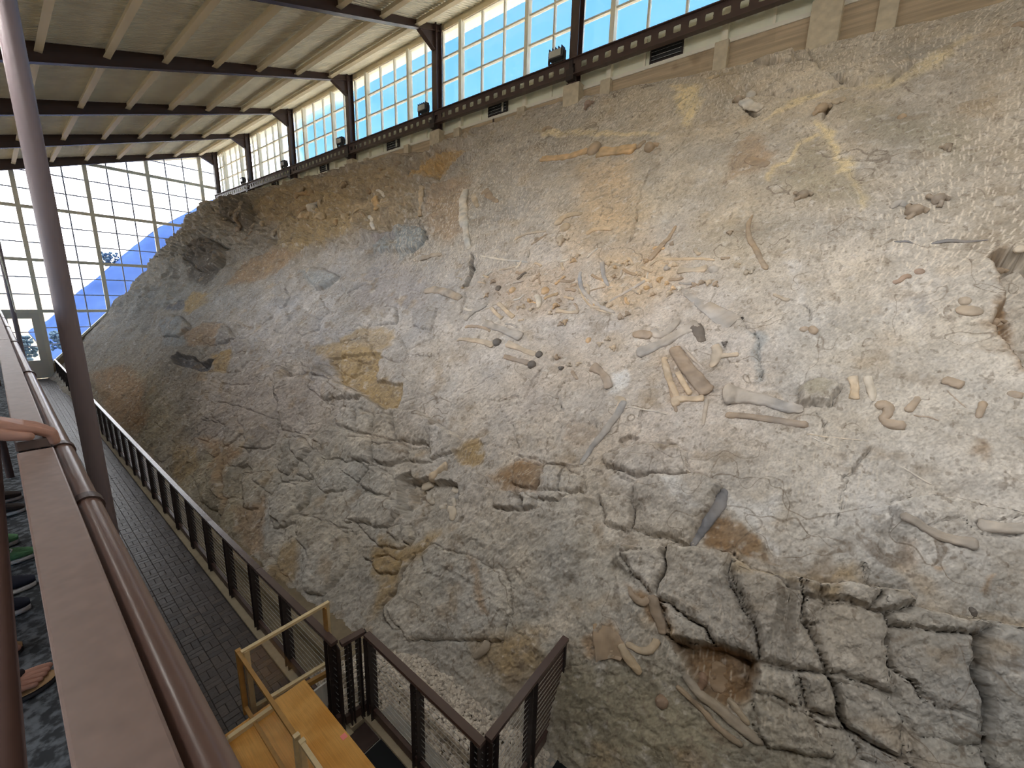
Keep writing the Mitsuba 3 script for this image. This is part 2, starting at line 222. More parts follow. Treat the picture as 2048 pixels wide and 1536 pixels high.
# ------------------------------------------------------------------ measurements of the rock face (metres in the wall frame)
BONES = [
    ('long', [(6.27, -0.79), (5.62, -0.94), (5.06, -1.07)], [0.113, 0.081, 0.123], 'grey', 'long grey bone with rounded lower end, above the dark capped bones', None),
    ('long', [(6.81, -1.3), (6.25, -1.29), (5.67, -1.36)], [0.043, 0.056, 0.074], 'tan', 'slim tan bone ending against a dark knob, left of the middle of the face', None),
    ('blob', [(5.63, -1.26)], [0.107], 'dark', 'dark round knob at the right end of a slim tan bone', None),
    ('long', [(5.37, -1.26), (4.96, -1.35), (4.55, -1.45)], [0.092, 0.057, 0.068], 'tan', 'short tan bone whose right end carries a dark slanted cap', None),
    ('blob', [(4.48, -1.43)], [0.08], 'dark', 'dark slanted cap on the end of the short tan bone', None),
    ('long', [(5.29, -1.58), (4.92, -1.62), (4.59, -1.67)], [0.058, 0.048, 0.061], 'brown', 'thin brown bone with a dark tip, lowest of the bones left of centre', None),
    ('blob', [(4.53, -1.68)], [0.059], 'dark', 'dark round tip of the lowest thin brown bone left of centre', None),
    ('rib', [(6.88, -0.78), (6.76, -0.48), (6.5, -0.22)], [0.074, 0.066, 0.059], 'grey', 'grey bone slanting up to the right at the left edge of the bone bed', None),
    ('long', [(6.33, -0.33), (6.07, -0.5), (5.83, -0.62)], [0.055, 0.042, 0.053], 'tan', 'left of two short parallel tan bones near the left edge of the bone bed', None),
    ('long', [(6.2, -0.18), (5.88, -0.38), (5.54, -0.57)], [0.061, 0.048, 0.06], 'tan', 'right of two short parallel tan bones near the left edge of the bone bed', None),
    ('rib', [(6.77, -0.96), (6.4, -0.9), (5.95, -1.01)], [0.036, 0.036, 0.03], 'brown', 'thin dark brown sliver above the slim tan bone left of centre', None),
    ('rib', [(5.68, 2.23), (5.64, 2.46), (5.42, 2.59), (5.11, 2.57)], [0.106, 0.091, 0.075, 0.041], 'tan', 'hooked tan bone at the top of the bone bed, below the chiselled area', None),
    ('blob', [(5.42, 2.15)], [0.141], 'tan', 'rounded tan bone just under the hooked bone', None),
    ('vert', [(5.34, 1.72)], [0.175], 'tan', 'pale squarish vertebra below the hooked bone', None),
    ('rib', [(4.45, 0.77), (4.29, 0.36), (3.95, 0.02), (3.57, -0.2), (3.3, -0.29)], [0.035, 0.044, 0.045, 0.041, 0.031], 'bluegrey', 'long curved rib sweeping down to the right, blue grey on its inner side', None),
    ('rib', [(4.41, 0.56), (4.2, 0.16), (3.82, -0.18), (3.35, -0.33)], [0.021, 0.023, 0.022, 0.024], 'tan', 'thin tan rib lying along the outside of the curved blue grey rib', None),
    ('rib', [(3.51, -0.02), (3.26, 0.22), (3.09, 0.38), (2.93, 0.57)], [0.022, 0.031, 0.033, 0.036], 'bluegrey', 'straight slate grey rib pointing up to the right beside the curved rib', None),
    ('rib', [(4.03, 1.0), (3.83, 0.56), (3.67, 0.36)], [0.047, 0.046, 0.027], 'bluegrey', 'short upright blue grey bone left of the straight slate rib', None),
    ('rib', [(4.77, 1.86), (4.58, 2.01), (4.12, 1.93)], [0.057, 0.051, 0.046], 'tan', 'flat tan bone at the upper right of the hooked bone', None),
    ('rib', [(6.74, 1.8), (6.45, 2.0), (5.88, 2.05)], [0.025, 0.035, 0.024], 'tan', 'thin tan rib running along the top left edge of the bone bed', None),
    ('rib', [(6.14, 1.6), (5.97, 1.77), (5.82, 1.98)], [0.03, 0.036, 0.027], 'brown', 'short brown rib slanting up under the thin tan rib', None),
    ('rib', [(7.14, 0.57), (7.03, 0.69), (6.91, 0.81)], [0.034, 0.037, 0.028], 'pale', 'small white bone right of the deep crack', None),
    ('rib', [(6.75, 0.83), (6.43, 0.89), (6.12, 0.97)], [0.025, 0.027, 0.021], 'tan', 'thin tan sliver right of the small white bone', None),
    ('rib', [(7.61, 1.34), (6.98, 1.19), (6.51, 1.13), (5.96, 1.06)], [0.03, 0.032, 0.028, 0.021], 'pale', 'long thin pale rib above the small white bone', None),
    ('blob', [(5.09, 0.21)], [0.102], 'orange', 'bright orange oval bone in the middle of the bone bed', None),
    ('blob', [(5.97, 0.19)], [0.089], 'orange', 'round orange bone left of the bright orange oval one', None),
    ('blob', [(3.62, -0.95)], [0.065], 'orange', 'small orange bone low in the bone bed below the curved rib', None),
    ('long', [(4.58, -0.33), (4.27, -0.35), (4.05, -0.32)], [0.065, 0.03, 0.062], 'tan', 'small dumbbell shaped tan bone left of the curved rib', None),
    ('rib', [(5.28, 0.08), (5.13, -0.08), (5.06, -0.28)], [0.06, 0.065, 0.04], 'pale', 'upright whitish blue bone left of the dumbbell shaped bone', None),
    ('blob', [(6.44, 0.26)], [0.082], 'dark', 'small dark grey knob in the left of the bone bed', None),
    ('long', [(6.0, 0.51), (5.9, 0.64), (5.83, 0.72)], [0.044, 0.032, 0.044], 'dark', 'small dark bone above the round orange bone', None),
    ('long', [(3.32, -1.52), (3.05, -1.65), (2.83, -1.94)], [0.112, 0.065, 0.079], 'brown', 'brown bone with flared ends, below the bone bed and above the leaning grey rib', None),
    ('rib', [(3.67, -1.67), (3.57, -1.76), (3.47, -1.84)], [0.034, 0.032, 0.025], 'brown', 'stubby brown bone left of the flared brown bone', None),
    ('vert', [(4.07, -1.46)], [0.054], 'brown', 'small knobbly brown bone in the middle lower part of the crowded bone bed', 'knobbly brown bones, middle lower bone bed'),
    ('vert', [(3.9, -1.65)], [0.047], 'dark', 'small knobbly dark bone in the middle lower part of the crowded bone bed', 'knobbly dark bones, middle lower bone bed'),
    ('vert', [(3.78, -1.56)], [0.064], 'tan', 'small knobbly tan bone in the middle lower part of the crowded bone bed', 'knobbly tan bones, middle lower bone bed'),
    ('vert', [(3.61, -1.51)], [0.046], 'tan', 'small knobbly tan bone in the middle lower part of the crowded bone bed', 'knobbly tan bones, middle lower bone bed'),
    ('vert', [(4.63, -0.21)], [0.091], 'orange', 'small knobbly orange bone in the middle lower part of the crowded bone bed', 'knobbly orange bones, middle lower bone bed'),
    ('vert', [(4.69, -0.41)], [0.065], 'tan', 'small knobbly tan bone in the middle lower part of the crowded bone bed', 'knobbly tan bones, middle lower bone bed'),
    ('vert', [(4.25, -0.61)], [0.056], 'orange', 'small knobbly orange bone in the middle lower part of the crowded bone bed', 'knobbly orange bones, middle lower bone bed'),
    ('vert', [(4.34, -0.67)], [0.05], 'brown', 'small knobbly brown bone in the middle lower part of the crowded bone bed', 'knobbly brown bones, middle lower bone bed'),
    ('vert', [(5.38, -0.08)], [0.082], 'orange', 'small knobbly orange bone in the left lower part of the crowded bone bed', 'knobbly orange bones, left lower bone bed'),
    ('vert', [(5.46, -0.25)], [0.082], 'tan', 'small knobbly tan bone in the left lower part of the crowded bone bed', 'knobbly tan bones, left lower bone bed'),
    ('vert', [(5.22, -0.34)], [0.074], 'tan', 'small knobbly tan bone in the left lower part of the crowded bone bed', 'knobbly tan bones, left lower bone bed'),
    ('vert', [(5.58, -0.29)], [0.069], 'tan', 'small knobbly tan bone in the left lower part of the crowded bone bed', 'knobbly tan bones, left lower bone bed'),
    ('vert', [(4.73, 1.06)], [0.082], 'orange', 'small knobbly orange bone in the middle upper part of the crowded bone bed', 'knobbly orange bones, middle upper bone bed'),
    ('vert', [(4.7, 1.2)], [0.069], 'tan', 'small knobbly tan bone in the middle upper part of the crowded bone bed', 'knobbly tan bones, middle upper bone bed'),
    ('vert', [(4.83, 1.14)], [0.062], 'tan', 'small knobbly tan bone in the middle upper part of the crowded bone bed', 'knobbly tan bones, middle upper bone bed'),
    ('vert', [(3.87, 0.93)], [0.071], 'tan', 'small knobbly tan bone in the middle upper part of the crowded bone bed', 'knobbly tan bones, middle upper bone bed'),
    ('vert', [(3.71, 0.85)], [0.064], 'orange', 'small knobbly orange bone in the middle upper part of the crowded bone bed', 'knobbly orange bones, middle upper bone bed'),
    ('vert', [(3.65, 0.62)], [0.069], 'brown', 'small knobbly brown bone in the middle upper part of the crowded bone bed', 'knobbly brown bones, middle upper bone bed'),
    ('vert', [(3.63, -0.11)], [0.055], 'tan', 'small knobbly tan bone in the middle lower part of the crowded bone bed', 'knobbly tan bones, middle lower bone bed'),
    ('vert', [(3.47, -0.13)], [0.06], 'tan', 'small knobbly tan bone in the middle lower part of the crowded bone bed', 'knobbly tan bones, middle lower bone bed'),
    ('vert', [(3.07, -0.29)], [0.075], 'brown', 'small knobbly brown bone in the right lower part of the crowded bone bed', 'knobbly brown bones, right lower bone bed'),
    ('vert', [(3.18, -0.38)], [0.058], 'brown', 'small knobbly brown bone in the middle lower part of the crowded bone bed', 'knobbly brown bones, middle lower bone bed'),
    ('vert', [(3.5, 0.95)], [0.069], 'tan', 'small knobbly tan bone in the right upper part of the crowded bone bed', 'knobbly tan bones, right upper bone bed'),
    ('vert', [(3.14, 0.68)], [0.073], 'tan', 'small knobbly tan bone in the right upper part of the crowded bone bed', 'knobbly tan bones, right upper bone bed'),
    ('vert', [(3.11, 1.0)], [0.074], 'brown', 'small knobbly brown bone in the right upper part of the crowded bone bed', 'knobbly brown bones, right upper bone bed'),
    ('vert', [(6.66, 0.03)], [0.075], 'brown', 'small knobbly brown bone in the left lower part of the crowded bone bed', 'knobbly brown bones, left lower bone bed'),
    ('vert', [(6.7, 0.45)], [0.083], 'brown', 'small knobbly brown bone in the left upper part of the crowded bone bed', 'knobbly brown bones, left upper bone bed'),
    ('vert', [(6.98, 0.45)], [0.062], 'tan', 'small knobbly tan bone in the left upper part of the crowded bone bed', 'knobbly tan bones, left upper bone bed'),
    ('vert', [(6.07, 1.8)], [0.069], 'brown', 'small knobbly brown bone in the left upper part of the crowded bone bed', 'knobbly brown bones, left upper bone bed'),
    ('vert', [(3.37, -1.02)], [0.046], 'tan', 'small knobbly tan bone in the middle lower part of the crowded bone bed', 'knobbly tan bones, middle lower bone bed'),
    ('vert', [(3.07, -1.07)], [0.05], 'tan', 'small knobbly tan bone in the middle lower part of the crowded bone bed', 'knobbly tan bones, middle lower bone bed'),
    ('vert', [(3.25, -0.9)], [0.04], 'tan', 'small knobbly tan bone in the middle lower part of the crowded bone bed', 'knobbly tan bones, middle lower bone bed'),
    ('vert', [(3.21, 0.71)], [0.061], 'tan', 'small knobbly tan bone in the right upper part of the crowded bone bed', 'knobbly tan bones, right upper bone bed'),
    ('vert', [(3.06, 0.62)], [0.06], 'tan', 'small knobbly tan bone in the right upper part of the crowded bone bed', 'knobbly tan bones, right upper bone bed'),
    ('vert', [(2.72, 0.52)], [0.053], 'orange', 'small knobbly orange bone in the right upper part of the crowded bone bed', 'knobbly orange bones, right upper bone bed'),
    ('vert', [(2.55, 0.43)], [0.063], 'orange', 'small knobbly orange bone in the right upper part of the crowded bone bed', 'knobbly orange bones, right upper bone bed'),
    ('vert', [(2.41, 0.32)], [0.068], 'orange', 'small knobbly orange bone in the right upper part of the crowded bone bed', 'knobbly orange bones, right upper bone bed'),
    ('vert', [(2.45, 0.2)], [0.056], 'tan', 'small knobbly tan bone in the right upper part of the crowded bone bed', 'knobbly tan bones, right upper bone bed'),
    ('vert', [(2.3, 0.32)], [0.067], 'pale', 'small knobbly pale bone in the right upper part of the crowded bone bed', 'knobbly pale bones, right upper bone bed'),
    ('vert', [(2.89, 0.31)], [0.059], 'orange', 'small knobbly orange bone in the right upper part of the crowded bone bed', 'knobbly orange bones, right upper bone bed'),
    ('vert', [(3.0, 0.22)], [0.053], 'tan', 'small knobbly tan bone in the right upper part of the crowded bone bed', 'knobbly tan bones, right upper bone bed'),
    ('vert', [(2.73, 0.16)], [0.063], 'brown', 'small knobbly brown bone in the right lower part of the crowded bone bed', 'knobbly brown bones, right lower bone bed'),
    ('vert', [(3.52, 0.98)], [0.057], 'tan', 'small knobbly tan bone in the right upper part of the crowded bone bed', 'knobbly tan bones, right upper bone bed'),
    ('vert', [(2.07, 0.41)], [0.05], 'brown', 'small knobbly brown bone in the right upper part of the crowded bone bed', 'knobbly brown bones, right upper bone bed'),
    ('vert', [(1.96, 0.46)], [0.049], 'brown', 'small knobbly brown bone in the right upper part of the crowded bone bed', 'knobbly brown bones, right upper bone bed'),
    ('vert', [(1.84, 0.46)], [0.054], 'tan', 'small knobbly tan bone in the right upper part of the crowded bone bed', 'knobbly tan bones, right upper bone bed'),
    ('vert', [(1.73, 0.41)], [0.048], 'brown', 'small knobbly brown bone in the right upper part of the crowded bone bed', 'knobbly brown bones, right upper bone bed'),
    ('vert', [(2.88, 1.41)], [0.067], 'brown', 'small knobbly brown bone in the right upper part of the crowded bone bed', 'knobbly brown bones, right upper bone bed'),
    ('vert', [(2.73, 1.4)], [0.073], 'brown', 'small knobbly brown bone in the right upper part of the crowded bone bed', 'knobbly brown bones, right upper bone bed'),
    ('vert', [(2.54, 0.89)], [0.07], 'tan', 'small knobbly tan bone in the right upper part of the crowded bone bed', 'knobbly tan bones, right upper bone bed'),
    ('vert', [(2.66, 0.8)], [0.059], 'bluegrey', 'small knobbly blue grey bone in the right upper part of the crowded bone bed', 'knobbly blue grey bones, right upper bone bed'),
    ('vert', [(1.75, 1.58)], [0.045], 'brown', 'small knobbly brown bone in the right upper part of the crowded bone bed', 'knobbly brown bones, right upper bone bed'),
    ('vert', [(1.24, 0.71)], [0.058], 'tan', 'small knobbly tan bone in the right upper part of the crowded bone bed', 'knobbly tan bones, right upper bone bed'),
    ('vert', [(1.3, 0.63)], [0.047], 'tan', 'small knobbly tan bone in the right upper part of the crowded bone bed', 'knobbly tan bones, right upper bone bed'),
    ('vert', [(1.31, -0.82)], [0.039], 'dark', 'small knobbly dark bone in the right lower part of the crowded bone bed', 'knobbly dark bones, right lower bone bed'),
    ('rib', [(1.46, 2.06), (1.49, 1.8), (1.42, 1.47), (1.25, 1.14), (1.13, 0.9), (1.01, 0.7)], [0.011, 0.036, 0.044, 0.045, 0.042, 0.051], 'brown', 'tall tusk shaped brown rib standing alone right of the bone bed', None),
    ('long', [(2.45, 0.75), (2.2, 0.76), (1.94, 0.77)], [0.092, 0.054, 0.089], 'tan', 'stout tan bone with flared ends lying level below the thin tan rib', None),
    ('blob', [(1.83, 0.76)], [0.094], 'bluegrey', 'grey violet cap at the right end of the stout tan bone', None),
    ('rib', [(3.01, 0.88), (2.82, 1.05), (2.37, 1.05), (2.08, 1.02), (1.85, 0.97)], [0.024, 0.031, 0.033, 0.03, 0.024], 'tan', 'long thin tan rib lying level across the top right of the bone bed', None),
    ('long', [(2.78, 1.92), (2.83, 1.57), (2.95, 1.24), (3.06, 1.01)], [0.03, 0.044, 0.056, 0.049], 'brown', 'brown bone slanting down to the left from the top of the bone bed', None),
    ('vert', [(1.48, 0.81)], [0.08], 'tan', 'tan vertebra left of the tusk shaped rib', None),
    ('paddle', [(2.26, 0.32), (1.93, 0.06), (1.6, -0.18), (1.25, -0.41)], [0.056, 0.081, 0.134, 0.189], 'grey', 'broad grey shoulder blade with rounded right end, right of the bone bed', None),
    ('long', [(2.62, -1.14), (2.27, -0.89), (1.96, -0.6), (1.78, -0.45)], [0.119, 0.085, 0.089, 0.135], 'grey', 'thick grey brown thigh bone slanting up to the right under the bone bed', None),
    ('rib', [(1.83, -0.5), (1.71, -0.67), (1.63, -0.83)], [0.093, 0.082, 0.06], 'dark', 'dark stained hollow bone end at the head of the thick thigh bone', None),
    ('rib', [(2.14, -1.15), (2.01, -1.46), (1.85, -1.72), (1.7, -1.94)], [0.052, 0.055, 0.049, 0.053], 'tan', 'left limb of a V of long bones below the thigh bone, narrow and tan edged', None),
    ('long', [(2.04, -0.95), (1.78, -1.29), (1.53, -1.53), (1.33, -1.71)], [0.083, 0.11, 0.116, 0.122], 'brown', 'wide brown limb of the V of long bones below the thigh bone', None),
    ('rib', [(1.93, -0.92), (1.71, -1.13), (1.47, -1.33)], [0.023, 0.026, 0.019], 'grey', 'thin grey rib along the right edge of the wide brown bone', None),
    ('rib', [(1.45, -0.85), (1.37, -1.02), (1.4, -1.28)], [0.069, 0.078, 0.029], 'tan', 'triangular tan bone right of the V of long bones', None),
    ('long', [(1.36, -1.05), (1.21, -1.02), (1.07, -0.98)], [0.058, 0.035, 0.042], 'tan', 'short tan bone pointing right from the triangular tan bone', None),
    ('long', [(0.83, 0.19), (0.72, 0.12), (0.6, 0.07)], [0.026, 0.025, 0.038], 'tan', 'small tan bone alone at right of the shoulder blade', None),
    ('rib', [(2.84, -0.75), (2.67, -0.71), (2.47, -0.74)], [0.045, 0.088, 0.054], 'brown', 'ribbed brown bone left above the thick thigh bone', None),
    ('rib', [(2.51, -0.56), (2.38, -0.71), (2.13, -0.31)], [0.066, 0.075, 0.054], 'grey', 'grey bone wedge behind the thick thigh bone', None),
    ('blob', [(0.23, -0.46)], [0.049], 'brown', 'dark brown lump at far right of the shoulder blade', None),
    ('blob', [(0.34, -0.44)], [0.041], 'brown', 'light brown lump left of the dark brown lump', None),
    ('rib', [(1.86, -1.42), (1.71, -1.62), (1.56, -1.8)], [0.044, 0.045, 0.042], 'tan', 'short tan bone lying inside the V of long bones', None),
    ('long', [(1.69, -2.06), (1.75, -1.93), (1.54, -1.87), (1.36, -1.81)], [0.053, 0.064, 0.042, 0.066], 'tan', 'tan foot of the V of long bones, turned to the right', None),
    ('rib', [(2.12, -1.16), (1.92, -1.63), (1.67, -2.15)], [0.03, 0.033, 0.025], 'brown', 'brown outer edge bone along the left of the V', None),
    ('long', [(1.13, -1.69), (0.91, -1.67), (0.59, -1.69), (0.31, -1.73), (0.14, -1.72)], [0.193, 0.12, 0.087, 0.075, 0.064], 'grey', 'large grey leg bone with broad left end, at right of the V', None),
    ('rib', [(1.05, -2.04), (0.78, -1.98), (0.46, -1.96), (0.06, -1.94)], [0.059, 0.046, 0.047, 0.049], 'brown', 'long slender brown bone lying below the large grey leg bone', None),
    ('rib', [(2.5, -2.09), (2.57, -2.51), (2.69, -2.92), (2.81, -3.34)], [0.056, 0.058, 0.051, 0.033], 'bluegrey', 'long grey rib leaning from upper right to lower left below the bone bed', None),
    ('paddle', [(2.71, -2.06), (2.54, -2.12), (2.57, -2.32)], [0.035, 0.068, 0.045], 'tan', 'tan flared head behind the upper end of the leaning grey rib', None),
    ('rib', [(2.43, -2.19), (2.12, -2.19), (1.75, -2.2)], [0.013, 0.015, 0.01], 'pale', 'thin straw coloured sliver pointing right from the leaning grey rib', None),
    ('rib', [(1.33, -1.8), (1.3, -2.05), (1.27, -2.29)], [0.025, 0.03, 0.02], 'grey', 'thin grey bone hanging below the foot of the V', None),
    ('rib', [(0.8, -3.07), (0.83, -3.32), (0.93, -3.63), (1.01, -3.95)], [0.036, 0.085, 0.076, 0.031], 'slate', 'slate grey pointed slab of bone leaning on the big block at lower centre', None),
    ('rib', [(-0.54, -1.52), (-0.66, -1.51), (-0.69, -1.61), (-0.63, -1.69), (-0.73, -1.75), (-0.86, -1.73)], [0.047, 0.064, 0.051, 0.046, 0.062, 0.049], 'brown', 'dark brown S shaped pair of vertebrae at the right', None),
    ('rib', [(-1.12, -1.05), (-1.21, -1.09), (-1.3, -1.12)], [0.058, 0.062, 0.057], 'brown', 'dark brown stub of bone at the right edge, above a thin stick', None),
    ('rib', [(-0.82, -2.26), (-0.98, -2.34), (-1.13, -2.42)], [0.011, 0.012, 0.009], 'pale', 'straight pale stick of bone low at the right', None),
    ('rib', [(0.02, -2.09), (-0.12, -2.15), (-0.27, -2.18)], [0.009, 0.01, 0.008], 'pale', 'short pale stick right of the slender brown bone', None),
    ('rib', [(0.08, -2.07), (-0.24, -2.05), (-0.56, -2.02)], [0.007, 0.008, 0.006], 'pale', 'long hair thin pale stick right of the slender brown bone', None),
    ('rib', [(-0.91, -1.58), (-1.02, -1.58), (-1.13, -1.61)], [0.012, 0.011, 0.008], 'brown', 'thin brown splinter right of the S shaped vertebrae', None),
    ('rib', [(-1.17, -1.18), (-1.24, -1.28), (-1.34, -1.39)], [0.007, 0.007, 0.006], 'brown', 'thin brown splinter below the dark brown stub', None),
    ('long', [(-0.87, -2.88), (-1.0, -2.93), (-1.22, -2.99), (-1.46, -2.97)], [0.057, 0.044, 0.044, 0.069], 'greybrown', 'grey brown rib with split right end, low at the right beside a round hollow', None),
    ('rib', [(-0.85, -1.55), (-0.9, -1.43), (-0.94, -1.32)], [0.041, 0.038, 0.03], 'brown', 'small brown bone above the thin splinter at right', None),
    ('long', [(-0.94, -1.34), (-0.98, -1.33), (-1.03, -1.33)], [0.03, 0.022, 0.028], 'pale', 'little pale bone beside the small brown bone', None),
    ('long', [(-0.28, -1.14), (-0.33, -1.32), (-0.34, -1.5)], [0.064, 0.045, 0.062], 'tan', 'upright tan bone right of the round grey boulder', None),
    ('rib', [(-0.43, -1.11), (-0.49, -1.3), (-0.53, -1.48)], [0.041, 0.049, 0.026], 'pale', 'upright white blue streaked bone right of the upright tan bone', None),
    ('long', [(-1.44, -2.77), (-1.59, -2.75), (-1.78, -2.69)], [0.071, 0.052, 0.061], 'grey', 'grey bone running out of the right edge low on the face', None),
    ('rib', [(-1.65, -1.13), (-1.7, -1.16), (-1.76, -1.17)], [0.028, 0.046, 0.03], 'brown', 'brown pointed bone at the right edge below the dark stub', None),
    ('rib', [(-1.47, -1.3), (-1.45, -1.4), (-1.43, -1.51)], [0.034, 0.036, 0.023], 'brown', 'brown flat bone left of the brown pointed bone', None),
    ('rib', [(-0.54, 0.43), (-0.62, 0.47), (-0.68, 0.57), (-0.75, 0.53)], [0.035, 0.031, 0.038, 0.021], 'redbrown', 'small bent red brown bone at upper right', None),
    ('blob', [(-0.81, 0.64)], [0.038], 'redbrown', 'tiny red brown chip beside the bent red brown bone', None),
    ('rib', [(-1.22, 0.04), (-1.3, -0.04), (-1.42, -0.01)], [0.056, 0.079, 0.047], 'greybrown', 'grey brown lump of bone left of the deep crevice at the right edge', None),
    ('blob', [(-1.26, 0.13)], [0.044], 'greybrown', 'small knob on top of the grey brown lump beside the crevice', None),
    ('vert', [(-1.6, 0.06)], [0.099], 'brown', 'row of brown vertebrae bridging the crevice at the right edge', None),
    ('vert', [(-1.63, 0.97)], [0.113], 'brown', 'brown vertebra at the top of the crevice at the right edge', None),
    ('blob', [(-1.73, 1.05)], [0.064], 'pale', 'cream knob right of the brown vertebra above the crevice', None),
    ('rib', [(-0.5, 1.21), (-0.59, 1.21), (-0.71, 1.17)], [0.009, 0.018, 0.007], 'slate', 'short purple dark streak of bone at upper right', None),
    ('rib', [(-0.88, 1.15), (-1.03, 1.18), (-1.25, 1.18), (-1.46, 1.21)], [0.009, 0.03, 0.02, 0.008], 'slate', 'long purple dark streak of bone at upper right', None),
    ('vert', [(0.83, 4.72)], [0.17], 'brown', 'dark brown hollow vertebra below the yellow veins', None),
    ('rib', [(0.65, 4.8), (0.57, 4.88), (0.48, 4.87)], [0.07, 0.079, 0.045], 'tan', 'tan loop of bone right of the dark hollow vertebra', None),
    ('long', [(2.37, 5.69), (2.15, 5.38), (1.9, 5.15)], [0.107, 0.114, 0.091], 'pale', 'white grey bone bridging a dark hole near the concrete wall', None),
    ('vert', [(2.46, 5.7)], [0.143], 'brown', 'brown bone left of the white grey bone near the concrete wall', None),
    ('blob', [(2.23, 5.8)], [0.106], 'pale', 'pale knob above the white grey bone near the concrete wall', None),
    ('blob', [(-0.37, 4.19)], [0.074], 'brown', 'small lone brown bone high at the right', None),
    ('paddle', [(1.87, 3.65), (1.67, 3.48), (1.45, 3.34)], [0.08, 0.103, 0.061], 'brown', 'brown triangular bone in a fan of orange stained rock', None),
    ('vert', [(-0.97, 3.23)], [0.1], 'brown', 'brown pointed bone high at the right, alone in grey rock', None),
    ('vert', [(0.78, 2.44)], [0.139], 'brown', 'brown bone with a dark hole below the yellow vein', None),
    ('vert', [(-0.67, 1.8)], [0.167], 'brown', 'left of two brown vertebrae high at the right', None),
    ('vert', [(-0.92, 2.01)], [0.141], 'brown', 'right of two brown vertebrae high at the right', None),
    ('rib', [(-0.42, 1.92), (-0.5, 2.04), (-0.58, 1.96)], [0.037, 0.054, 0.031], 'grey', 'grey triangular bone touching the left brown vertebra', None),
    ('rib', [(3.5, 6.96), (3.33, 7.01), (3.14, 6.79)], [0.079, 0.098, 0.077], 'tan', 'tan bones at the foot of the concrete wall', None),
    ('rib', [(-1.57, 5.94), (-1.66, 5.96), (-1.73, 5.84)], [0.027, 0.048, 0.04], 'brown', 'brown bone in the top right corner of the face', None),
    ('long', [(7.47, 5.11), (6.65, 5.02), (5.93, 5.11)], [0.098, 0.111, 0.124], 'orange', 'left half of the long orange brown leg bone high on the face', None),
    ('blob', [(5.78, 5.13)], [0.225], 'brown', 'round joint knob between the two halves of the long leg bone high on the face', None),
    ('long', [(5.58, 4.89), (5.04, 4.8), (4.49, 4.7)], [0.181, 0.152, 0.158], 'orange', 'right half of the long orange brown leg bone high on the face', None),
    ('vert', [(4.12, 4.6)], [0.22], 'brown', 'cluster of brown knobs at the right end of the long leg bone', None),
    ('blob', [(3.9, 4.45)], [0.108], 'greybrown', 'small grey knob right of the brown knob cluster', None),
    ('rib', [(4.45, 4.69), (4.4, 4.87), (4.3, 4.93)], [0.056, 0.064, 0.045], 'brown', 'short brown splinter left of the brown knob cluster', None),
    ('vert', [(6.73, 7.21)], [0.182], 'redbrown', 'small red brown twiggy bone high above the long leg bone', None),
    ('rib', [(7.99, 6.43), (7.89, 6.58), (7.69, 6.55)], [0.062, 0.066, 0.037], 'brown', 'small brown bone above the left end of the long leg bone', None),
    ('paddle', [(9.0, 3.99), (8.65, 3.73), (8.12, 3.39)], [0.187, 0.128, 0.044], 'brown', 'brown triangular bone at the edge of the chiselled area', None),
    ('rib', [(9.34, 3.88), (9.05, 3.54), (8.81, 3.28)], [0.095, 0.083, 0.054], 'tan', 'small tan bone left of the brown triangular bone', None),
    ('rib', [(9.86, 4.21), (9.46, 3.34), (8.83, 2.5)], [0.122, 0.141, 0.156], 'pale', 'pale grey patch of bone above the deep crack', None),
    ('rib', [(9.56, 3.39), (8.99, 2.75), (8.55, 2.08), (8.14, 1.58)], [0.064, 0.108, 0.095, 0.08], 'pale', 'pale column of filler in the deep crack', None),
    ('rib', [(12.01, 4.51), (11.51, 3.92), (11.25, 3.29), (11.07, 2.89)], [0.11, 0.1, 0.076, 0.051], 'tan', 'pale rib standing below the square dark block', None),
    ('rib', [(10.02, 1.3), (9.75, 1.43), (9.17, 1.48)], [0.078, 0.077, 0.054], 'greybrown', 'grey brown bone below the blue grey slab', None),
    ('rib', [(8.88, 0.07), (8.44, 0.15), (7.89, 0.02), (7.41, -0.1)], [0.085, 0.112, 0.113, 0.078], 'greybrown', 'humped grey brown bone left of the deep crack', None),
    ('rib', [(13.96, 3.32), (13.48, 2.9), (13.28, 2.55)], [0.07, 0.075, 0.056], 'pale', 'pale bone standing in the ochre area at upper left', None),
    ('long', [(14.44, 4.26), (13.95, 3.92), (13.61, 3.57)], [0.161, 0.118, 0.161], 'orange', 'orange bone in the ochre area at upper left', None),
    ('rib', [(14.67, 4.7), (14.34, 4.62), (14.02, 4.42)], [0.049, 0.081, 0.048], 'pale', 'small pale loop of bone above the orange bone at upper left', None),
    ('rib', [(15.5, 4.07), (14.71, 3.58), (14.74, 3.3)], [0.046, 0.052, 0.044], 'tan', 'curved tan rib left of the orange bone at upper left', None),
    ('rib', [(14.64, 3.35), (14.52, 3.44), (14.15, 3.24)], [0.044, 0.048, 0.039], 'brown', 'curved brown rib under the curved tan rib at upper left', None),
    ('rib', [(18.37, 6.26), (18.17, 5.62), (18.28, 5.04)], [0.072, 0.089, 0.07], 'brown', 'brown rib slanting down to the left at upper left', None),
    ('vert', [(19.63, 4.65)], [0.411], 'pale', 'pale round skull like bone with a brown crust at upper left', None),
    ('vert', [(15.51, 3.39)], [0.247], 'tan', 'tan knobbed bone right of the pale round bone', None),
    ('vert', [(16.0, 3.22)], [0.188], 'brown', 'brown knobbed bone right below the pale round bone', None),
    ('vert', [(15.51, 6.1)], [0.095], 'brown', 'small brown bone in a short chain of vertebrae at upper left', 'chain of small vertebrae'),
    ('vert', [(15.18, 5.81)], [0.094], 'brown', 'small brown bone in a short chain of vertebrae at upper left', 'chain of small vertebrae'),
    ('vert', [(14.78, 5.49)], [0.092], 'brown', 'small brown bone in a short chain of vertebrae at upper left', 'chain of small vertebrae'),
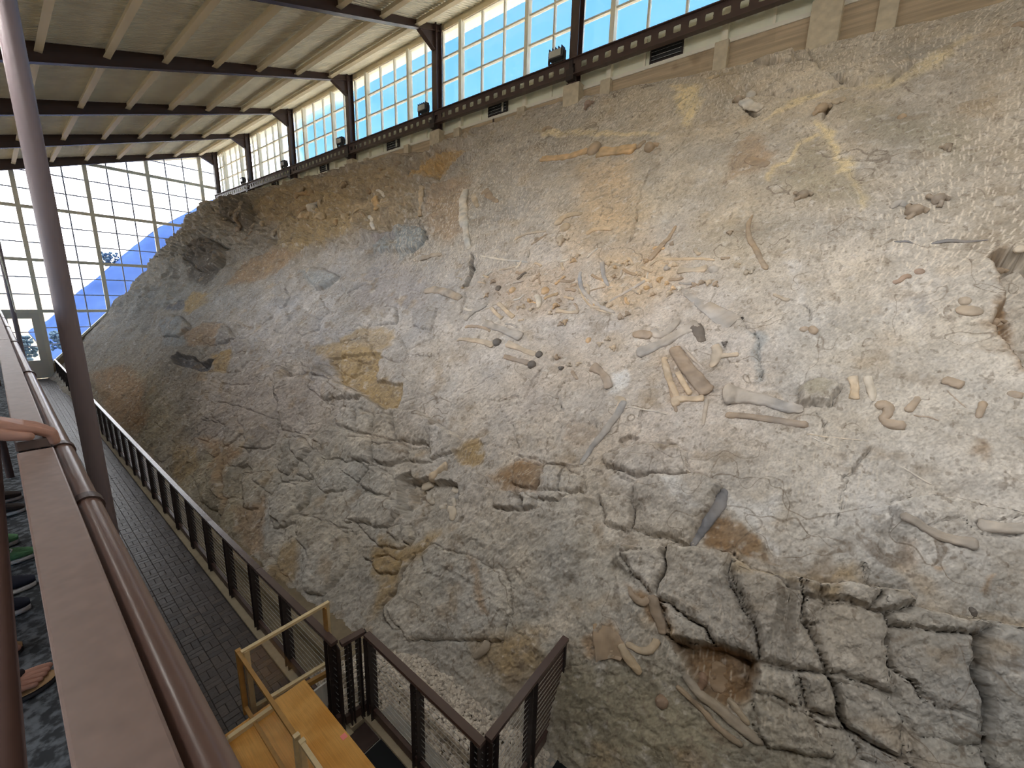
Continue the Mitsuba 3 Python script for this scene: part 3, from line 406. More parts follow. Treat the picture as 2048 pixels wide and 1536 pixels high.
    ('vert', [(14.49, 5.25)], [0.09], 'brown', 'small brown bone in a short chain of vertebrae at upper left', 'chain of small vertebrae'),
    ('vert', [(14.21, 5.05)], [0.089], 'brown', 'small brown bone in a short chain of vertebrae at upper left', 'chain of small vertebrae'),
    ('vert', [(13.91, 4.88)], [0.088], 'brown', 'small brown bone in a short chain of vertebrae at upper left', 'chain of small vertebrae'),
    ('vert', [(13.68, 4.83)], [0.087], 'brown', 'small brown bone in a short chain of vertebrae at upper left', 'chain of small vertebrae'),
    ('blob', [(21.48, 3.94)], [0.106], 'brown', 'small dark bead of bone in the row leading to the pale round bone', 'bead row of small bones'),
    ('blob', [(21.25, 4.05)], [0.105], 'brown', 'small dark bead of bone in the row leading to the pale round bone', 'bead row of small bones'),
    ('blob', [(21.14, 4.21)], [0.105], 'brown', 'small dark bead of bone in the row leading to the pale round bone', 'bead row of small bones'),
    ('blob', [(20.97, 4.33)], [0.105], 'brown', 'small dark bead of bone in the row leading to the pale round bone', 'bead row of small bones'),
    ('blob', [(20.79, 4.48)], [0.105], 'brown', 'small dark bead of bone in the row leading to the pale round bone', 'bead row of small bones'),
    ('blob', [(20.62, 4.63)], [0.104], 'brown', 'small dark bead of bone in the row leading to the pale round bone', 'bead row of small bones'),
    ('blob', [(20.61, 4.84)], [0.105], 'brown', 'small dark bead of bone in the row leading to the pale round bone', 'bead row of small bones'),
    ('long', [(5.63, -4.41), (5.5, -4.23), (5.3, -4.06)], [0.096, 0.068, 0.109], 'tan', 'tan bone with rounded end above the hollow of white bones at lower centre', None),
    ('rib', [(5.93, -4.57), (5.79, -4.5), (5.64, -4.42)], [0.084, 0.091, 0.06], 'pale', 'white knobbed bone at the left of the hollow at lower centre', None),
    ('rib', [(5.63, -4.61), (5.59, -4.7), (5.43, -4.76)], [0.063, 0.068, 0.053], 'pale', 'white bone hanging below the white knobbed bone', None),
    ('rib', [(5.2, -4.39), (5.03, -4.39), (4.9, -4.37)], [0.053, 0.058, 0.039], 'pale', 'pale bone at the right of the hollow at lower centre', None),
    ('rib', [(5.02, -4.49), (4.9, -4.45), (4.9, -4.37)], [0.052, 0.065, 0.052], 'bluegrey', 'blue grey cup shaped bone at the right of the hollow at lower centre', None),
    ('vert', [(5.16, -4.77)], [0.117], 'pale', 'cream jagged bone at the bottom of the hollow at lower centre', None),
    ('rib', [(5.01, -4.54), (4.97, -4.61), (4.91, -4.67)], [0.047, 0.044, 0.036], 'pale', 'short pale bone under the blue grey cup', None),
    ('rib', [(4.88, -4.77), (4.74, -4.74), (4.67, -4.93)], [0.046, 0.071, 0.05], 'pale', 'whitish bone flap below the hollow at lower centre', None),
    ('paddle', [(1.38, -5.42), (1.53, -5.43), (1.7, -5.46), (1.81, -5.51)], [0.118, 0.158, 0.217, 0.238], 'brown', 'fan shaped brown bone with radiating lines at the lower right of the railing', None),
    ('rib', [(1.47, -5.34), (1.38, -5.44), (1.26, -5.51), (1.17, -5.58)], [0.052, 0.058, 0.054, 0.032], 'tan', 'tan spine of bone along the right edge of the fan shaped bone', None),
    ('rib', [(1.42, -5.3), (1.25, -5.31), (1.13, -5.24), (1.09, -5.09)], [0.033, 0.04, 0.045, 0.04], 'tan', 'curved tan bone joining the fan shaped bone to the brown bone above', None),
    ('rib', [(1.24, -4.66), (1.18, -4.82), (1.1, -4.92), (1.04, -5.05)], [0.056, 0.065, 0.058, 0.045], 'brown', 'brown bone standing in the crack above the fan shaped bone', None),
    ('rib', [(1.54, -4.68), (1.45, -4.79), (1.35, -4.81), (1.27, -4.71)], [0.019, 0.038, 0.047, 0.038], 'brown', 'hooked brown bone at the top of the crack above the fan shaped bone', None),
    ('rib', [(0.8, -5.48), (0.53, -5.57), (0.27, -5.68), (0.07, -5.7)], [0.025, 0.032, 0.034, 0.03], 'brown', 'dark outer rib curving along the lower edge of the recess', None),
    ('rib', [(0.75, -5.31), (0.52, -5.43), (0.28, -5.49), (0.06, -5.55), (-0.09, -5.59)], [0.051, 0.054, 0.057, 0.05, 0.037], 'greybrown', 'thick grey green rib curving along the lower edge of the recess', None),
    ('rib', [(0.27, -5.33), (0.18, -5.39), (0.07, -5.47)], [0.048, 0.039, 0.028], 'tan', 'short tan bone at the bottom of the recess', None),
    ('paddle', [(0.55, -5.09), (0.46, -5.16), (0.34, -5.34)], [0.051, 0.141, 0.097], 'brown', 'brown plate of bone inside the recess', None),
    ('rib', [(0.6, -5.23), (0.57, -5.29), (0.57, -5.42)], [0.042, 0.047, 0.033], 'redbrown', 'red brown bone left of the brown plate in the recess', None),
    ('blob', [(0.9, -5.75)], [0.05], 'redbrown', 'red brown chip in the rock below the fan shaped bone', None),
    ('rib', [(3.39, -6.64), (3.31, -6.54), (3.23, -6.36), (3.24, -6.28)], [0.039, 0.054, 0.068, 0.039], 'greybrown', 'brown bone in the rock just behind the middle railing', None),
    ('rib', [(-1.44, -3.59), (-1.47, -3.6), (-1.48, -3.65)], [0.024, 0.026, 0.019], 'dark', 'dark peg shaped bone on the bench at lower right', None),
]
SLABS = [
    ([(1.78, -4.36), (1.28, -4.03), (1.21, -4.31), (1.27, -4.66), (1.52, -4.52)], 0.1),
    ([(1.26, -4.02), (0.57, -3.87), (0.47, -4.19), (0.34, -4.44), (0.17, -4.63), (0.13, -4.83), (0.53, -4.88), (0.61, -4.74), (0.81, -4.75), (1.19, -4.68), (1.24, -4.57), (1.21, -4.31)], 0.12),
    ([(1.19, -4.69), (0.82, -4.76), (0.62, -4.75), (0.54, -4.89), (0.97, -5.01), (1.08, -4.81)], 0.11),
    ([(0.52, -3.9), (-0.15, -4.05), (-0.23, -4.37), (-0.42, -4.65), (-0.26, -4.77), (0.11, -4.83), (0.16, -4.58), (0.34, -4.35)], 0.12),
    ([(0.11, -4.89), (-0.22, -4.83), (-0.33, -5.05), (0.08, -5.14)], 0.05),
    ([(0.07, -5.23), (-0.36, -5.09), (-0.56, -5.31), (-0.55, -5.38), (-0.14, -5.59), (0.08, -5.44)], 0.08),
    ([(-0.27, -4.77), (-0.44, -4.7), (-0.58, -5.0), (-0.41, -5.06)], 0.06),
    ([(-0.12, -3.88), (-0.26, -3.84), (-0.3, -4.02), (-0.17, -4.05)], 0.1),
    ([(-0.28, -3.85), (-0.73, -3.73), (-0.73, -3.93), (-0.32, -4.01)], 0.12),
    ([(-0.75, -3.73), (-0.97, -3.67), (-1.0, -3.79), (-0.71, -3.97)], 0.12),
    ([(-0.18, -4.09), (-0.36, -4.06), (-0.31, -4.31), (-0.21, -4.34)], 0.06),
    ([(-0.36, -4.07), (-0.82, -3.93), (-0.87, -4.11), (-0.87, -4.38), (-0.91, -4.65), (-0.87, -4.65), (-0.53, -4.62), (-0.43, -4.67), (-0.25, -4.35)], 0.09),
    ([(-0.87, -4.06), (-1.4, -3.86), (-1.42, -3.97), (-1.48, -4.5), (-1.19, -4.57), (-1.03, -4.46), (-0.88, -4.37)], 0.03),
    ([(-1.02, -3.79), (-1.51, -3.68), (-1.45, -3.84), (-0.88, -4.04), (-0.83, -3.94)], 0.08),
    ([(-1.47, -3.85), (-1.56, -3.72), (-1.65, -3.71), (-1.79, -3.84), (-1.9, -4.06), (-1.89, -4.83), (-1.6, -4.86), (-1.54, -4.69), (-1.49, -4.4)], 0.12),
    ([(-0.28, -4.76), (-0.43, -4.69), (-0.53, -4.78), (-0.6, -5.03), (-0.39, -5.04)], 0.06),
    ([(-0.54, -4.71), (-0.88, -4.68), (-0.98, -4.78), (-1.04, -5.06), (-0.69, -5.06), (-0.61, -4.98)], 0.09),
    ([(-0.7, -5.1), (-0.87, -5.09), (-0.88, -5.21), (-0.76, -5.25)], 0.05),
    ([(-1.07, -4.88), (-1.53, -4.72), (-1.57, -4.92), (-1.14, -5.14)], 0.05),
    ([(7.51, -3.35), (6.77, -3.17), (6.16, -3.36), (5.98, -3.79), (6.98, -3.93)], 0.1),
    ([(6.21, -3.45), (5.98, -3.35), (5.35, -3.45), (5.33, -3.76), (5.76, -4.06)], 0.09),
    ([(9.33, -3.81), (9.29, -3.61), (8.83, -3.52), (8.44, -4.08), (9.18, -4.06)], 0.06),
    ([(8.73, -3.52), (8.07, -3.56), (7.91, -3.62), (7.84, -4.02), (8.37, -4.07)], 0.08),
    ([(7.95, -3.52), (7.46, -3.49), (7.04, -3.92), (7.75, -4.04)], 0.06),
    ([(11.74, -4.33), (12.6, -3.79), (13.27, -2.96), (12.41, -3.2), (11.41, -3.04), (10.01, -3.58), (9.5, -3.69), (9.54, -4.09), (9.77, -4.53), (11.25, -4.69)], 0.08),
    ([(11.43, -2.69), (10.88, -2.61), (10.41, -2.8), (10.11, -3.04), (11.08, -3.02)], 0.06),
    ([(10.97, -3.41), (11.06, -3.02), (9.67, -3.05), (8.81, -3.18), (8.82, -3.3), (10.07, -3.58)], 0.1),
    ([(9.5, -4.56), (9.47, -4.16), (8.4, -4.12), (7.61, -4.05), (7.21, -4.56), (8.47, -4.78), (8.94, -4.87)], 0.07),
    ([(7.53, -4.09), (6.97, -3.96), (6.52, -4.01), (6.38, -4.25), (7.12, -4.55)], 0.06),
    ([(6.51, -4.01), (5.94, -3.85), (5.73, -4.11), (6.32, -4.25)], 0.06),
    ([(13.24, -2.87), (11.66, -2.8), (11.46, -2.99), (12.37, -3.17)], 0.06),
    ([(10.88, -2.5), (10.52, -2.22), (9.74, -2.28), (9.71, -2.8), (10.39, -2.65)], 0.05),
    ([(11.58, -1.49), (10.64, -1.37), (10.46, -1.63), (10.72, -1.89), (11.15, -1.86)], 0.04),
    ([(10.43, -0.66), (10.19, -0.44), (9.56, -0.53), (9.21, -0.98), (10.09, -1.12)], 0.07),
    ([(10.86, -4.81), (9.73, -4.66), (9.39, -4.84), (9.68, -5.54), (10.14, -5.58)], 0.08),
    ([(9.68, -4.94), (9.33, -4.79), (8.89, -4.9), (8.89, -5.4), (9.45, -5.48)], 0.07),
    ([(8.3, -4.22), (7.51, -4.13), (7.2, -4.54), (7.47, -5.02), (8.34, -4.89)], 0.07),
    ([(7.3, -5.0), (7.18, -4.6), (6.63, -4.58), (6.36, -4.81), (6.41, -5.03), (7.11, -5.1)], 0.09),
    ([(7.11, -5.16), (6.5, -5.02), (5.91, -5.1), (5.97, -5.47), (7.12, -5.8)], 0.11),
    ([(9.74, -6.21), (9.51, -5.67), (8.83, -5.43), (8.45, -5.85), (8.77, -6.49), (9.08, -6.63)], 0.1),
    ([(8.35, -6.12), (7.54, -5.96), (6.91, -5.98), (6.47, -6.41), (6.68, -7.05), (7.06, -7.19), (8.01, -6.52)], 0.08),
    ([(8.75, -7.29), (8.6, -7.1), (8.15, -7.11), (8.0, -7.36), (8.3, -7.48)], 0.1),
    ([(14.11, -6.77), (13.67, -6.32), (12.89, -6.1), (11.41, -6.84), (11.12, -7.07), (12.34, -7.16), (13.37, -6.95)], 0.1),
    ([(11.54, -6.07), (10.6, -5.72), (10.32, -5.78), (10.31, -6.09), (10.06, -6.52), (10.59, -6.73)], 0.07),
    ([(7.42, -4.18), (6.61, -3.99), (6.45, -4.19), (6.91, -4.51), (7.15, -4.5)], 0.06),
    ([(6.34, -6.03), (6.03, -5.86), (5.76, -5.92), (5.93, -6.15), (6.22, -6.17)], 0.07),
    ([(5.96, -6.11), (5.69, -5.91), (5.31, -5.91), (5.33, -6.1), (5.79, -6.22)], 0.07),
    ([(5.96, -5.48), (5.73, -5.37), (5.6, -5.49), (5.64, -5.62), (5.95, -5.6)], 0.05),
    ([(5.66, -5.37), (5.47, -5.25), (5.28, -5.37), (5.31, -5.61), (5.54, -5.56)], 0.07),
    ([(5.13, -5.64), (4.84, -5.37), (4.48, -5.38), (4.01, -5.27), (3.34, -5.26), (3.0, -5.72), (3.05, -6.24), (3.87, -6.65), (4.59, -6.97), (5.15, -6.59), (5.19, -6.21)], 0.035),
    ([(3.93, -4.12), (3.54, -4.09), (3.36, -4.34), (3.89, -4.46)], 0.09),
    ([(3.5, -4.08), (3.24, -4.04), (3.19, -4.26), (3.35, -4.34)], 0.08),
    ([(3.2, -4.0), (2.92, -3.84), (2.78, -3.86), (2.83, -3.99), (3.16, -4.12)], 0.07),
    ([(2.48, -3.08), (2.28, -2.92), (1.92, -2.71), (1.54, -2.7), (1.38, -2.72), (1.25, -3.01), (1.41, -3.1), (1.9, -3.29), (2.2, -3.25), (2.38, -3.24)], 0.12),
    ([(1.94, -3.4), (1.58, -3.18), (1.08, -2.99), (0.83, -3.05), (0.92, -3.46), (1.04, -3.92), (1.5, -3.96), (1.74, -3.98), (1.88, -3.59)], 0.1),
    ([(2.33, -3.7), (1.95, -3.55), (1.77, -3.92), (1.77, -4.03), (2.14, -4.04)], 0.09),
    ([(3.42, -3.47), (3.1, -3.43), (3.02, -3.8), (3.38, -3.95), (3.44, -3.6)], 0.05),
    ([(3.07, -3.45), (2.64, -3.55), (2.6, -3.71), (3.01, -3.79)], 0.05),
    ([(4.01, -3.59), (3.41, -3.52), (3.4, -3.94), (3.84, -3.96)], 0.05),
    ([(0.23, -1.65), (0.22, -1.39), (0.09, -1.24), (-0.1, -1.2), (-0.17, -1.32), (-0.13, -1.6), (0.11, -1.66)], 0.11),
    ([(34.95, 7.87), (29.66, 7.08), (24.81, 4.18), (24.95, 3.76), (32.02, 5.77)], 0.3),
    ([(34.36, 5.38), (32.23, 5.69), (24.84, 3.55), (25.85, 2.57), (31.31, 3.8)], 0.22),
    ([(32.07, 2.28), (32.67, 3.55), (29.76, 3.49), (25.67, 2.42), (25.37, 1.32), (26.78, 1.04)], 0.22),
    ([(39.47, 7.48), (37.07, 7.57), (32.88, 5.98), (34.69, 5.51)], 0.18),
    ([(35.25, 4.4), (34.11, 4.97), (31.72, 3.83), (32.98, 3.61)], 0.15),
    ([(16.71, 1.15), (14.93, 1.05), (13.59, 0.6), (14.28, 0.03), (15.21, 0.36)], 0.14),
    ([(11.62, 2.55), (10.58, 2.51), (10.17, 2.09), (10.47, 1.66), (10.7, 1.57), (12.46, 1.66), (12.6, 2.04)], 0.12),
    ([(12.6, 5.27), (11.96, 5.3), (11.54, 5.0), (11.64, 4.45), (12.03, 4.62)], 0.12),
    ([(27.12, -2.51), (27.2, -1.76), (24.56, -1.82), (22.55, -2.28), (23.14, -2.85), (25.13, -3.05)], 0.12),
    ([(21.91, -1.9), (19.59, -1.79), (17.66, -2.36), (19.68, -2.86), (21.38, -2.74)], 0.06),
    ([(18.16, -2.47), (16.93, -2.29), (16.18, -2.67), (17.1, -2.93)], 0.07),
    ([(2.5, 7.36), (2.07, 7.63), (1.62, 7.13), (1.55, 6.71), (1.72, 6.62)], 0.14),
    ([(1.53, 6.73), (1.35, 7.1), (1.18, 6.38)], 0.1),
    ([(0.68, 5.66), (0.4, 5.98), (-0.22, 6.02), (-0.39, 5.54), (-0.16, 5.17), (0.49, 5.27)], 0.08),
    ([(3.06, 6.76), (1.68, 6.57), (1.13, 6.3), (0.6, 5.36), (1.34, 5.32), (2.33, 5.95)], 0.08),
]
CRACKS = [
    ([(1.23, -0.18), (1.14, -0.28), (1.03, -0.46), (0.89, -0.71), (0.79, -0.99), (0.73, -1.2), (0.67, -1.38)], 0.018, 0.08),
    ([(1.23, -0.19), (1.58, -0.1), (1.77, -0.03), (2.22, 0.02), (2.51, -0.04)], 0.01, 0.04),
    ([(1.17, -0.2), (1.07, -0.21)], 0.014, 0.05),
    ([(0.41, 0.05), (0.33, -0.08), (0.27, -0.2)], 0.012, 0.06),
    ([(0.46, -0.23), (0.2, -0.27), (0.06, -0.33), (-0.15, -0.39), (-0.27, -0.44)], 0.012, 0.06),
    ([(4.16, 1.16), (3.99, 1.31), (3.8, 1.41), (3.58, 1.47), (3.09, 1.39), (2.93, 1.43), (2.6, 1.85)], 0.012, 0.05),
    ([(3.74, 2.53), (3.71, 2.3), (3.57, 1.95), (3.58, 1.74), (3.6, 1.51)], 0.014, 0.06),
    ([(1.41, -1.36), (1.25, -1.16), (1.04, -1.09), (0.84, -1.06)], 0.01, 0.04),
    ([(2.15, -1.85), (2.11, -2.0), (2.16, -2.16), (2.2, -2.39)], 0.016, 0.07),
    ([(2.17, -2.43), (2.11, -2.54), (2.14, -2.68)], 0.014, 0.06),
    ([(3.74, -1.77), (3.72, -2.09), (3.7, -2.28), (3.52, -2.44), (3.38, -2.63)], 0.012, 0.06),
    ([(4.25, -1.66), (4.4, -2.0), (4.31, -2.34), (4.65, -2.4), (4.89, -2.58)], 0.016, 0.07),
    ([(4.27, -1.85), (4.32, -2.23)], 0.012, 0.05),
    ([(3.73, -2.43), (3.43, -2.75), (3.37, -2.97), (3.38, -3.15)], 0.011, 0.05),
    ([(4.85, -2.66), (4.51, -2.92), (4.28, -3.01), (4.15, -3.2), (3.93, -3.37)], 0.014, 0.06),
    ([(3.96, -3.47), (3.4, -3.45), (2.81, -3.37), (2.4, -3.33)], 0.014, 0.05),
    ([(1.37, -1.79), (1.32, -1.67), (1.16, -1.54)], 0.014, 0.06),
    ([(3.24, -2.67), (2.83, -2.6), (2.73, -2.79)], 0.009, 0.04),
    ([(2.24, -2.91), (2.27, -3.14), (2.26, -3.28), (2.13, -3.35), (1.94, -3.36)], 0.016, 0.07),
    ([(8.05, 1.5), (7.59, 0.87), (7.54, 0.49), (7.56, 0.25)], 0.05, 0.3),
    ([(11.29, 3.49), (10.9, 2.77), (10.16, 2.12), (10.37, 1.7), (10.47, 1.38)], 0.03, 0.15),
    ([(3.71, 2.37), (3.63, 1.92), (3.59, 1.53)], 0.012, 0.05),
    ([(7.43, 0.21), (7.29, -0.07), (7.26, -0.34), (7.11, -0.56)], 0.018, 0.08),
    ([(5.33, -2.04), (5.56, -2.29), (5.84, -2.58)], 0.014, 0.06),
    ([(4.85, -2.42), (4.61, -2.41), (4.39, -2.39)], 0.014, 0.06),
    ([(0.02, -1.73), (-0.14, -1.92), (-0.17, -2.12)], 0.014, 0.06),
    ([(-0.6, -2.05), (-0.52, -2.2), (-0.46, -2.36), (-0.37, -2.58)], 0.014, 0.07),
    ([(-0.42, -2.6), (-0.38, -2.77), (-0.38, -2.93), (-0.34, -3.19)], 0.016, 0.08),
    ([(-0.39, -2.94), (-0.52, -2.89), (-0.64, -2.84)], 0.009, 0.04),
    ([(-0.77, -2.73), (-1.05, -2.58), (-1.23, -2.54), (-1.4, -2.52), (-1.65, -2.53), (-1.78, -2.5)], 0.014, 0.06),
    ([(-1.45, -2.73), (-1.68, -2.64), (-1.78, -2.52)], 0.012, 0.06),
    ([(-1.1, -2.93), (-1.21, -2.78), (-1.32, -2.7), (-1.44, -2.79), (-1.5, -2.84), (-1.73, -2.78)], 0.012, 0.05),
    ([(0.41, 0.05), (0.34, -0.06), (0.27, -0.2)], 0.014, 0.06),
    ([(3.29, 5.0), (3.36, 4.51), (3.5, 4.14), (3.84, 3.76), (3.88, 3.21), (3.74, 2.43), (3.6, 1.96)], 0.014, 0.06),
    ([(8.84, -4.89), (8.81, -5.07), (8.45, -5.85), (8.49, -6.01)], 0.03, 0.08),
    ([(7.15, -5.1), (7.14, -5.38), (7.14, -5.85)], 0.02, 0.08),
    ([(10.26, -6.08), (9.84, -6.44), (9.64, -6.82), (9.63, -6.96)], 0.02, 0.08),
    ([(7.66, -6.02), (7.05, -5.9), (6.7, -5.9)], 0.02, 0.07),
    ([(0.55, -3.86), (0.51, -4.11), (0.39, -4.36), (0.17, -4.58), (0.11, -4.83)], 0.022, 0.1),
    ([(1.27, -4.02), (1.22, -4.28), (1.25, -4.63)], 0.018, 0.08),
    ([(-0.38, -4.53), (-0.45, -4.69), (-0.53, -4.76), (-0.62, -5.01), (-0.71, -5.13)], 0.02, 0.1),
    ([(1.2, -4.68), (0.81, -4.76), (0.62, -4.75), (0.54, -4.89)], 0.018, 0.08),
    ([(1.03, -5.05), (0.53, -4.9), (0.1, -4.86), (-0.24, -4.81)], 0.02, 0.09),
    ([(-0.39, -5.09), (-0.51, -5.12), (-0.68, -5.08), (-0.87, -5.08), (-1.05, -5.08), (-1.14, -5.12)], 0.02, 0.09),
    ([(-0.43, -4.69), (-0.51, -4.76), (-0.61, -5.02), (-0.69, -5.08)], 0.022, 0.1),
    ([(-0.88, -4.39), (-1.03, -4.47), (-1.12, -4.59)], 0.02, 0.09),
    ([(-1.5, -4.54), (-1.52, -4.62), (-1.54, -4.71), (-1.34, -4.82)], 0.014, 0.06),
    ([(-1.41, -3.83), (-1.43, -4.0), (-1.47, -4.29), (-1.52, -4.51)], 0.03, 0.12),
    ([(-1.51, -3.68), (-1.64, -3.69), (-1.7, -3.78), (-1.78, -3.83)], 0.02, 0.08),
    ([(-0.17, -4.06), (-0.2, -4.34), (-0.25, -4.38), (-0.31, -4.5)], 0.016, 0.07),
    ([(-0.62, -3.48), (-0.66, -3.59), (-0.72, -3.69), (-0.91, -3.66)], 0.018, 0.06),
    ([(15.8, -4.71), (14.26, -4.6), (11.6, -4.48)], 0.02, 0.07),
    ([(13.41, -3.1), (12.03, -4.08), (11.53, -4.53), (11.05, -5.12), (11.42, -5.36), (12.48, -5.55)], 0.025, 0.1),
    ([(14.8, -4.75), (14.61, -5.07), (14.59, -5.25), (15.78, -5.44)], 0.02, 0.07),
    ([(16.81, -4.05), (15.8, -4.09), (14.3, -3.85), (14.12, -3.42)], 0.02, 0.07),
    ([(15.85, -5.69), (15.1, -5.93), (14.28, -5.89)], 0.02, 0.07),
    ([(5.07, -5.61), (4.74, -5.82), (4.42, -5.83), (4.33, -5.56), (4.49, -5.36)], 0.014, 0.05),
    ([(7.08, -5.7), (5.99, -5.87), (5.35, -5.65)], 0.02, 0.08),
    ([(5.16, -5.65), (5.19, -6.21), (5.26, -6.65), (5.1, -6.8), (4.83, -6.85)], 0.03, 0.1),
    ([(4.82, -3.45), (4.37, -3.42), (3.93, -3.47), (3.41, -3.46), (2.86, -3.36)], 0.012, 0.05),
    ([(4.31, -3.03), (4.15, -3.22), (3.94, -3.38)], 0.012, 0.05),
    ([(33.83, 2.63), (28.63, 1.36), (27.07, 1.03)], 0.03, 0.1),
]
LEDGES = [
    ([(4.65, -4.18), (4.04, -4.16), (3.96, -4.11), (3.53, -4.08), (3.23, -4.03), (3.2, -3.97), (2.78, -3.82), (2.36, -3.77)], 0.22, 0.8),
    ([(1.95, -3.4), (1.58, -3.17), (1.08, -2.98), (0.82, -3.02)], 0.12, 0.5),
    ([(1.95, -4.29), (1.19, -3.99), (0.58, -3.86), (0.42, -3.96), (-0.02, -3.93)], 0.22, 1.0),
    ([(0.02, -3.88), (-0.24, -3.84), (-0.73, -3.72), (-0.97, -3.66), (-1.02, -3.76), (-1.46, -3.68), (-1.78, -3.64), (-2.0, -3.6)], 0.3, 1.2),
    ([(11.51, -2.7), (10.02, -3.03), (8.82, -3.17), (7.78, -3.39), (6.78, -3.15), (6.15, -3.34), (5.35, -3.43)], 0.14, 0.6),
    ([(-0.75, -2.82), (-0.88, -2.69), (-1.05, -2.57), (-1.4, -2.52), (-1.78, -2.5), (-2.03, -2.48)], 0.12, 0.5),
    ([(22.27, -4.19), (19.44, -3.99), (17.94, -3.98), (16.82, -3.58)], 0.25, 0.9),
    ([(32.78, 5.91), (28.21, 4.67), (24.84, 3.77)], 0.12, 0.5),
    ([(11.29, -4.72), (9.74, -4.56), (9.5, -4.13), (8.35, -4.1), (6.92, -3.96), (5.74, -4.09)], 0.08, 0.4),
    ([(0.13, -4.86), (-0.21, -4.81), (-0.46, -4.69)], 0.1, 0.5),
    ([(3.58, 7.0), (2.37, 6.68), (1.65, 6.56), (1.17, 6.37)], 0.1, 0.5),
]
HOLLOWS = [
    ([(-1.4, 0.91), (-1.54, 1.01), (-2.05, 1.05), (-2.02, -1.4), (-1.89, -1.12), (-1.74, -0.74), (-1.6, -0.39), (-1.47, -0.15), (-1.6, 0.17), (-1.55, 0.61)], 0.45, 0.08),
    ([(1.03, -5.04), (0.53, -4.9), (0.12, -4.85), (0.09, -5.19), (0.28, -5.38), (0.55, -5.37), (0.78, -5.2)], 0.32, 0.05),
    ([(6.48, -4.62), (5.71, -4.38), (4.92, -4.26), (4.71, -4.65), (5.21, -4.99), (5.65, -5.25), (6.01, -5.16)], 0.25, 0.06),
    ([(-0.82, -2.83), (-0.9, -2.94), (-1.0, -3.13), (-0.96, -3.39), (-0.72, -3.45), (-0.64, -3.13)], 0.16, 0.15),
    ([(22.25, -3.82), (22.05, -3.54), (20.43, -3.47), (19.37, -3.61), (18.38, -3.26), (18.09, -3.9), (21.4, -4.15)], 0.3, 0.1),
    ([(2.32, 5.39), (2.23, 5.47), (1.91, 5.02), (1.97, 4.91)], 0.25, 0.03),
    ([(0.78, 4.85), (0.68, 4.81), (0.68, 4.62), (0.77, 4.37)], 0.15, 0.03),
    ([(0.82, 5.72), (0.66, 5.85), (0.55, 5.39)], 0.12, 0.03),
    ([(11.23, -2.39), (9.25, -1.89), (8.8, -2.65), (7.67, -2.64), (7.48, -3.25), (7.92, -3.32), (9.47, -3.05), (10.06, -2.98)], 0.1, 0.05),
    ([(8.08, 1.47), (7.54, 0.82), (7.42, 0.27), (7.55, 0.3), (7.68, 0.83)], 0.3, 0.03),
    ([(-1.41, -3.85), (-1.47, -3.89), (-1.52, -4.38), (-1.53, -4.51), (-1.48, -4.41)], 0.16, 0.04),
    ([(2.39, -2.82), (2.23, -2.66), (2.01, -2.66), (2.27, -2.92)], 0.12, 0.04),
    ([(1.81, -4.38), (1.51, -4.54), (1.28, -4.68), (1.55, -4.68), (1.97, -4.6)], 0.12, 0.1),
    ([(5.08, -3.58), (4.85, -3.4), (4.65, -3.7), (4.76, -3.93), (5.14, -3.95), (5.35, -3.74)], 0.04, 0.03),
    ([(6.5, -4.62), (6.21, -4.4), (5.71, -4.63), (5.91, -4.9)], 0.2, 0.06),
    ([(4.68, -6.22), (4.68, -6.11), (4.58, -6.2), (4.57, -6.28)], 0.1, 0.02),
    ([(4.4, -5.96), (4.34, -5.93), (4.32, -5.98)], 0.08, 0.02),
    ([(4.36, -6.4), (4.33, -6.35), (4.28, -6.4), (4.33, -6.43)], 0.08, 0.015),
    ([(12.0, -5.99), (11.58, -5.79), (11.24, -5.87), (11.79, -6.18)], 0.1, 0.04),
]
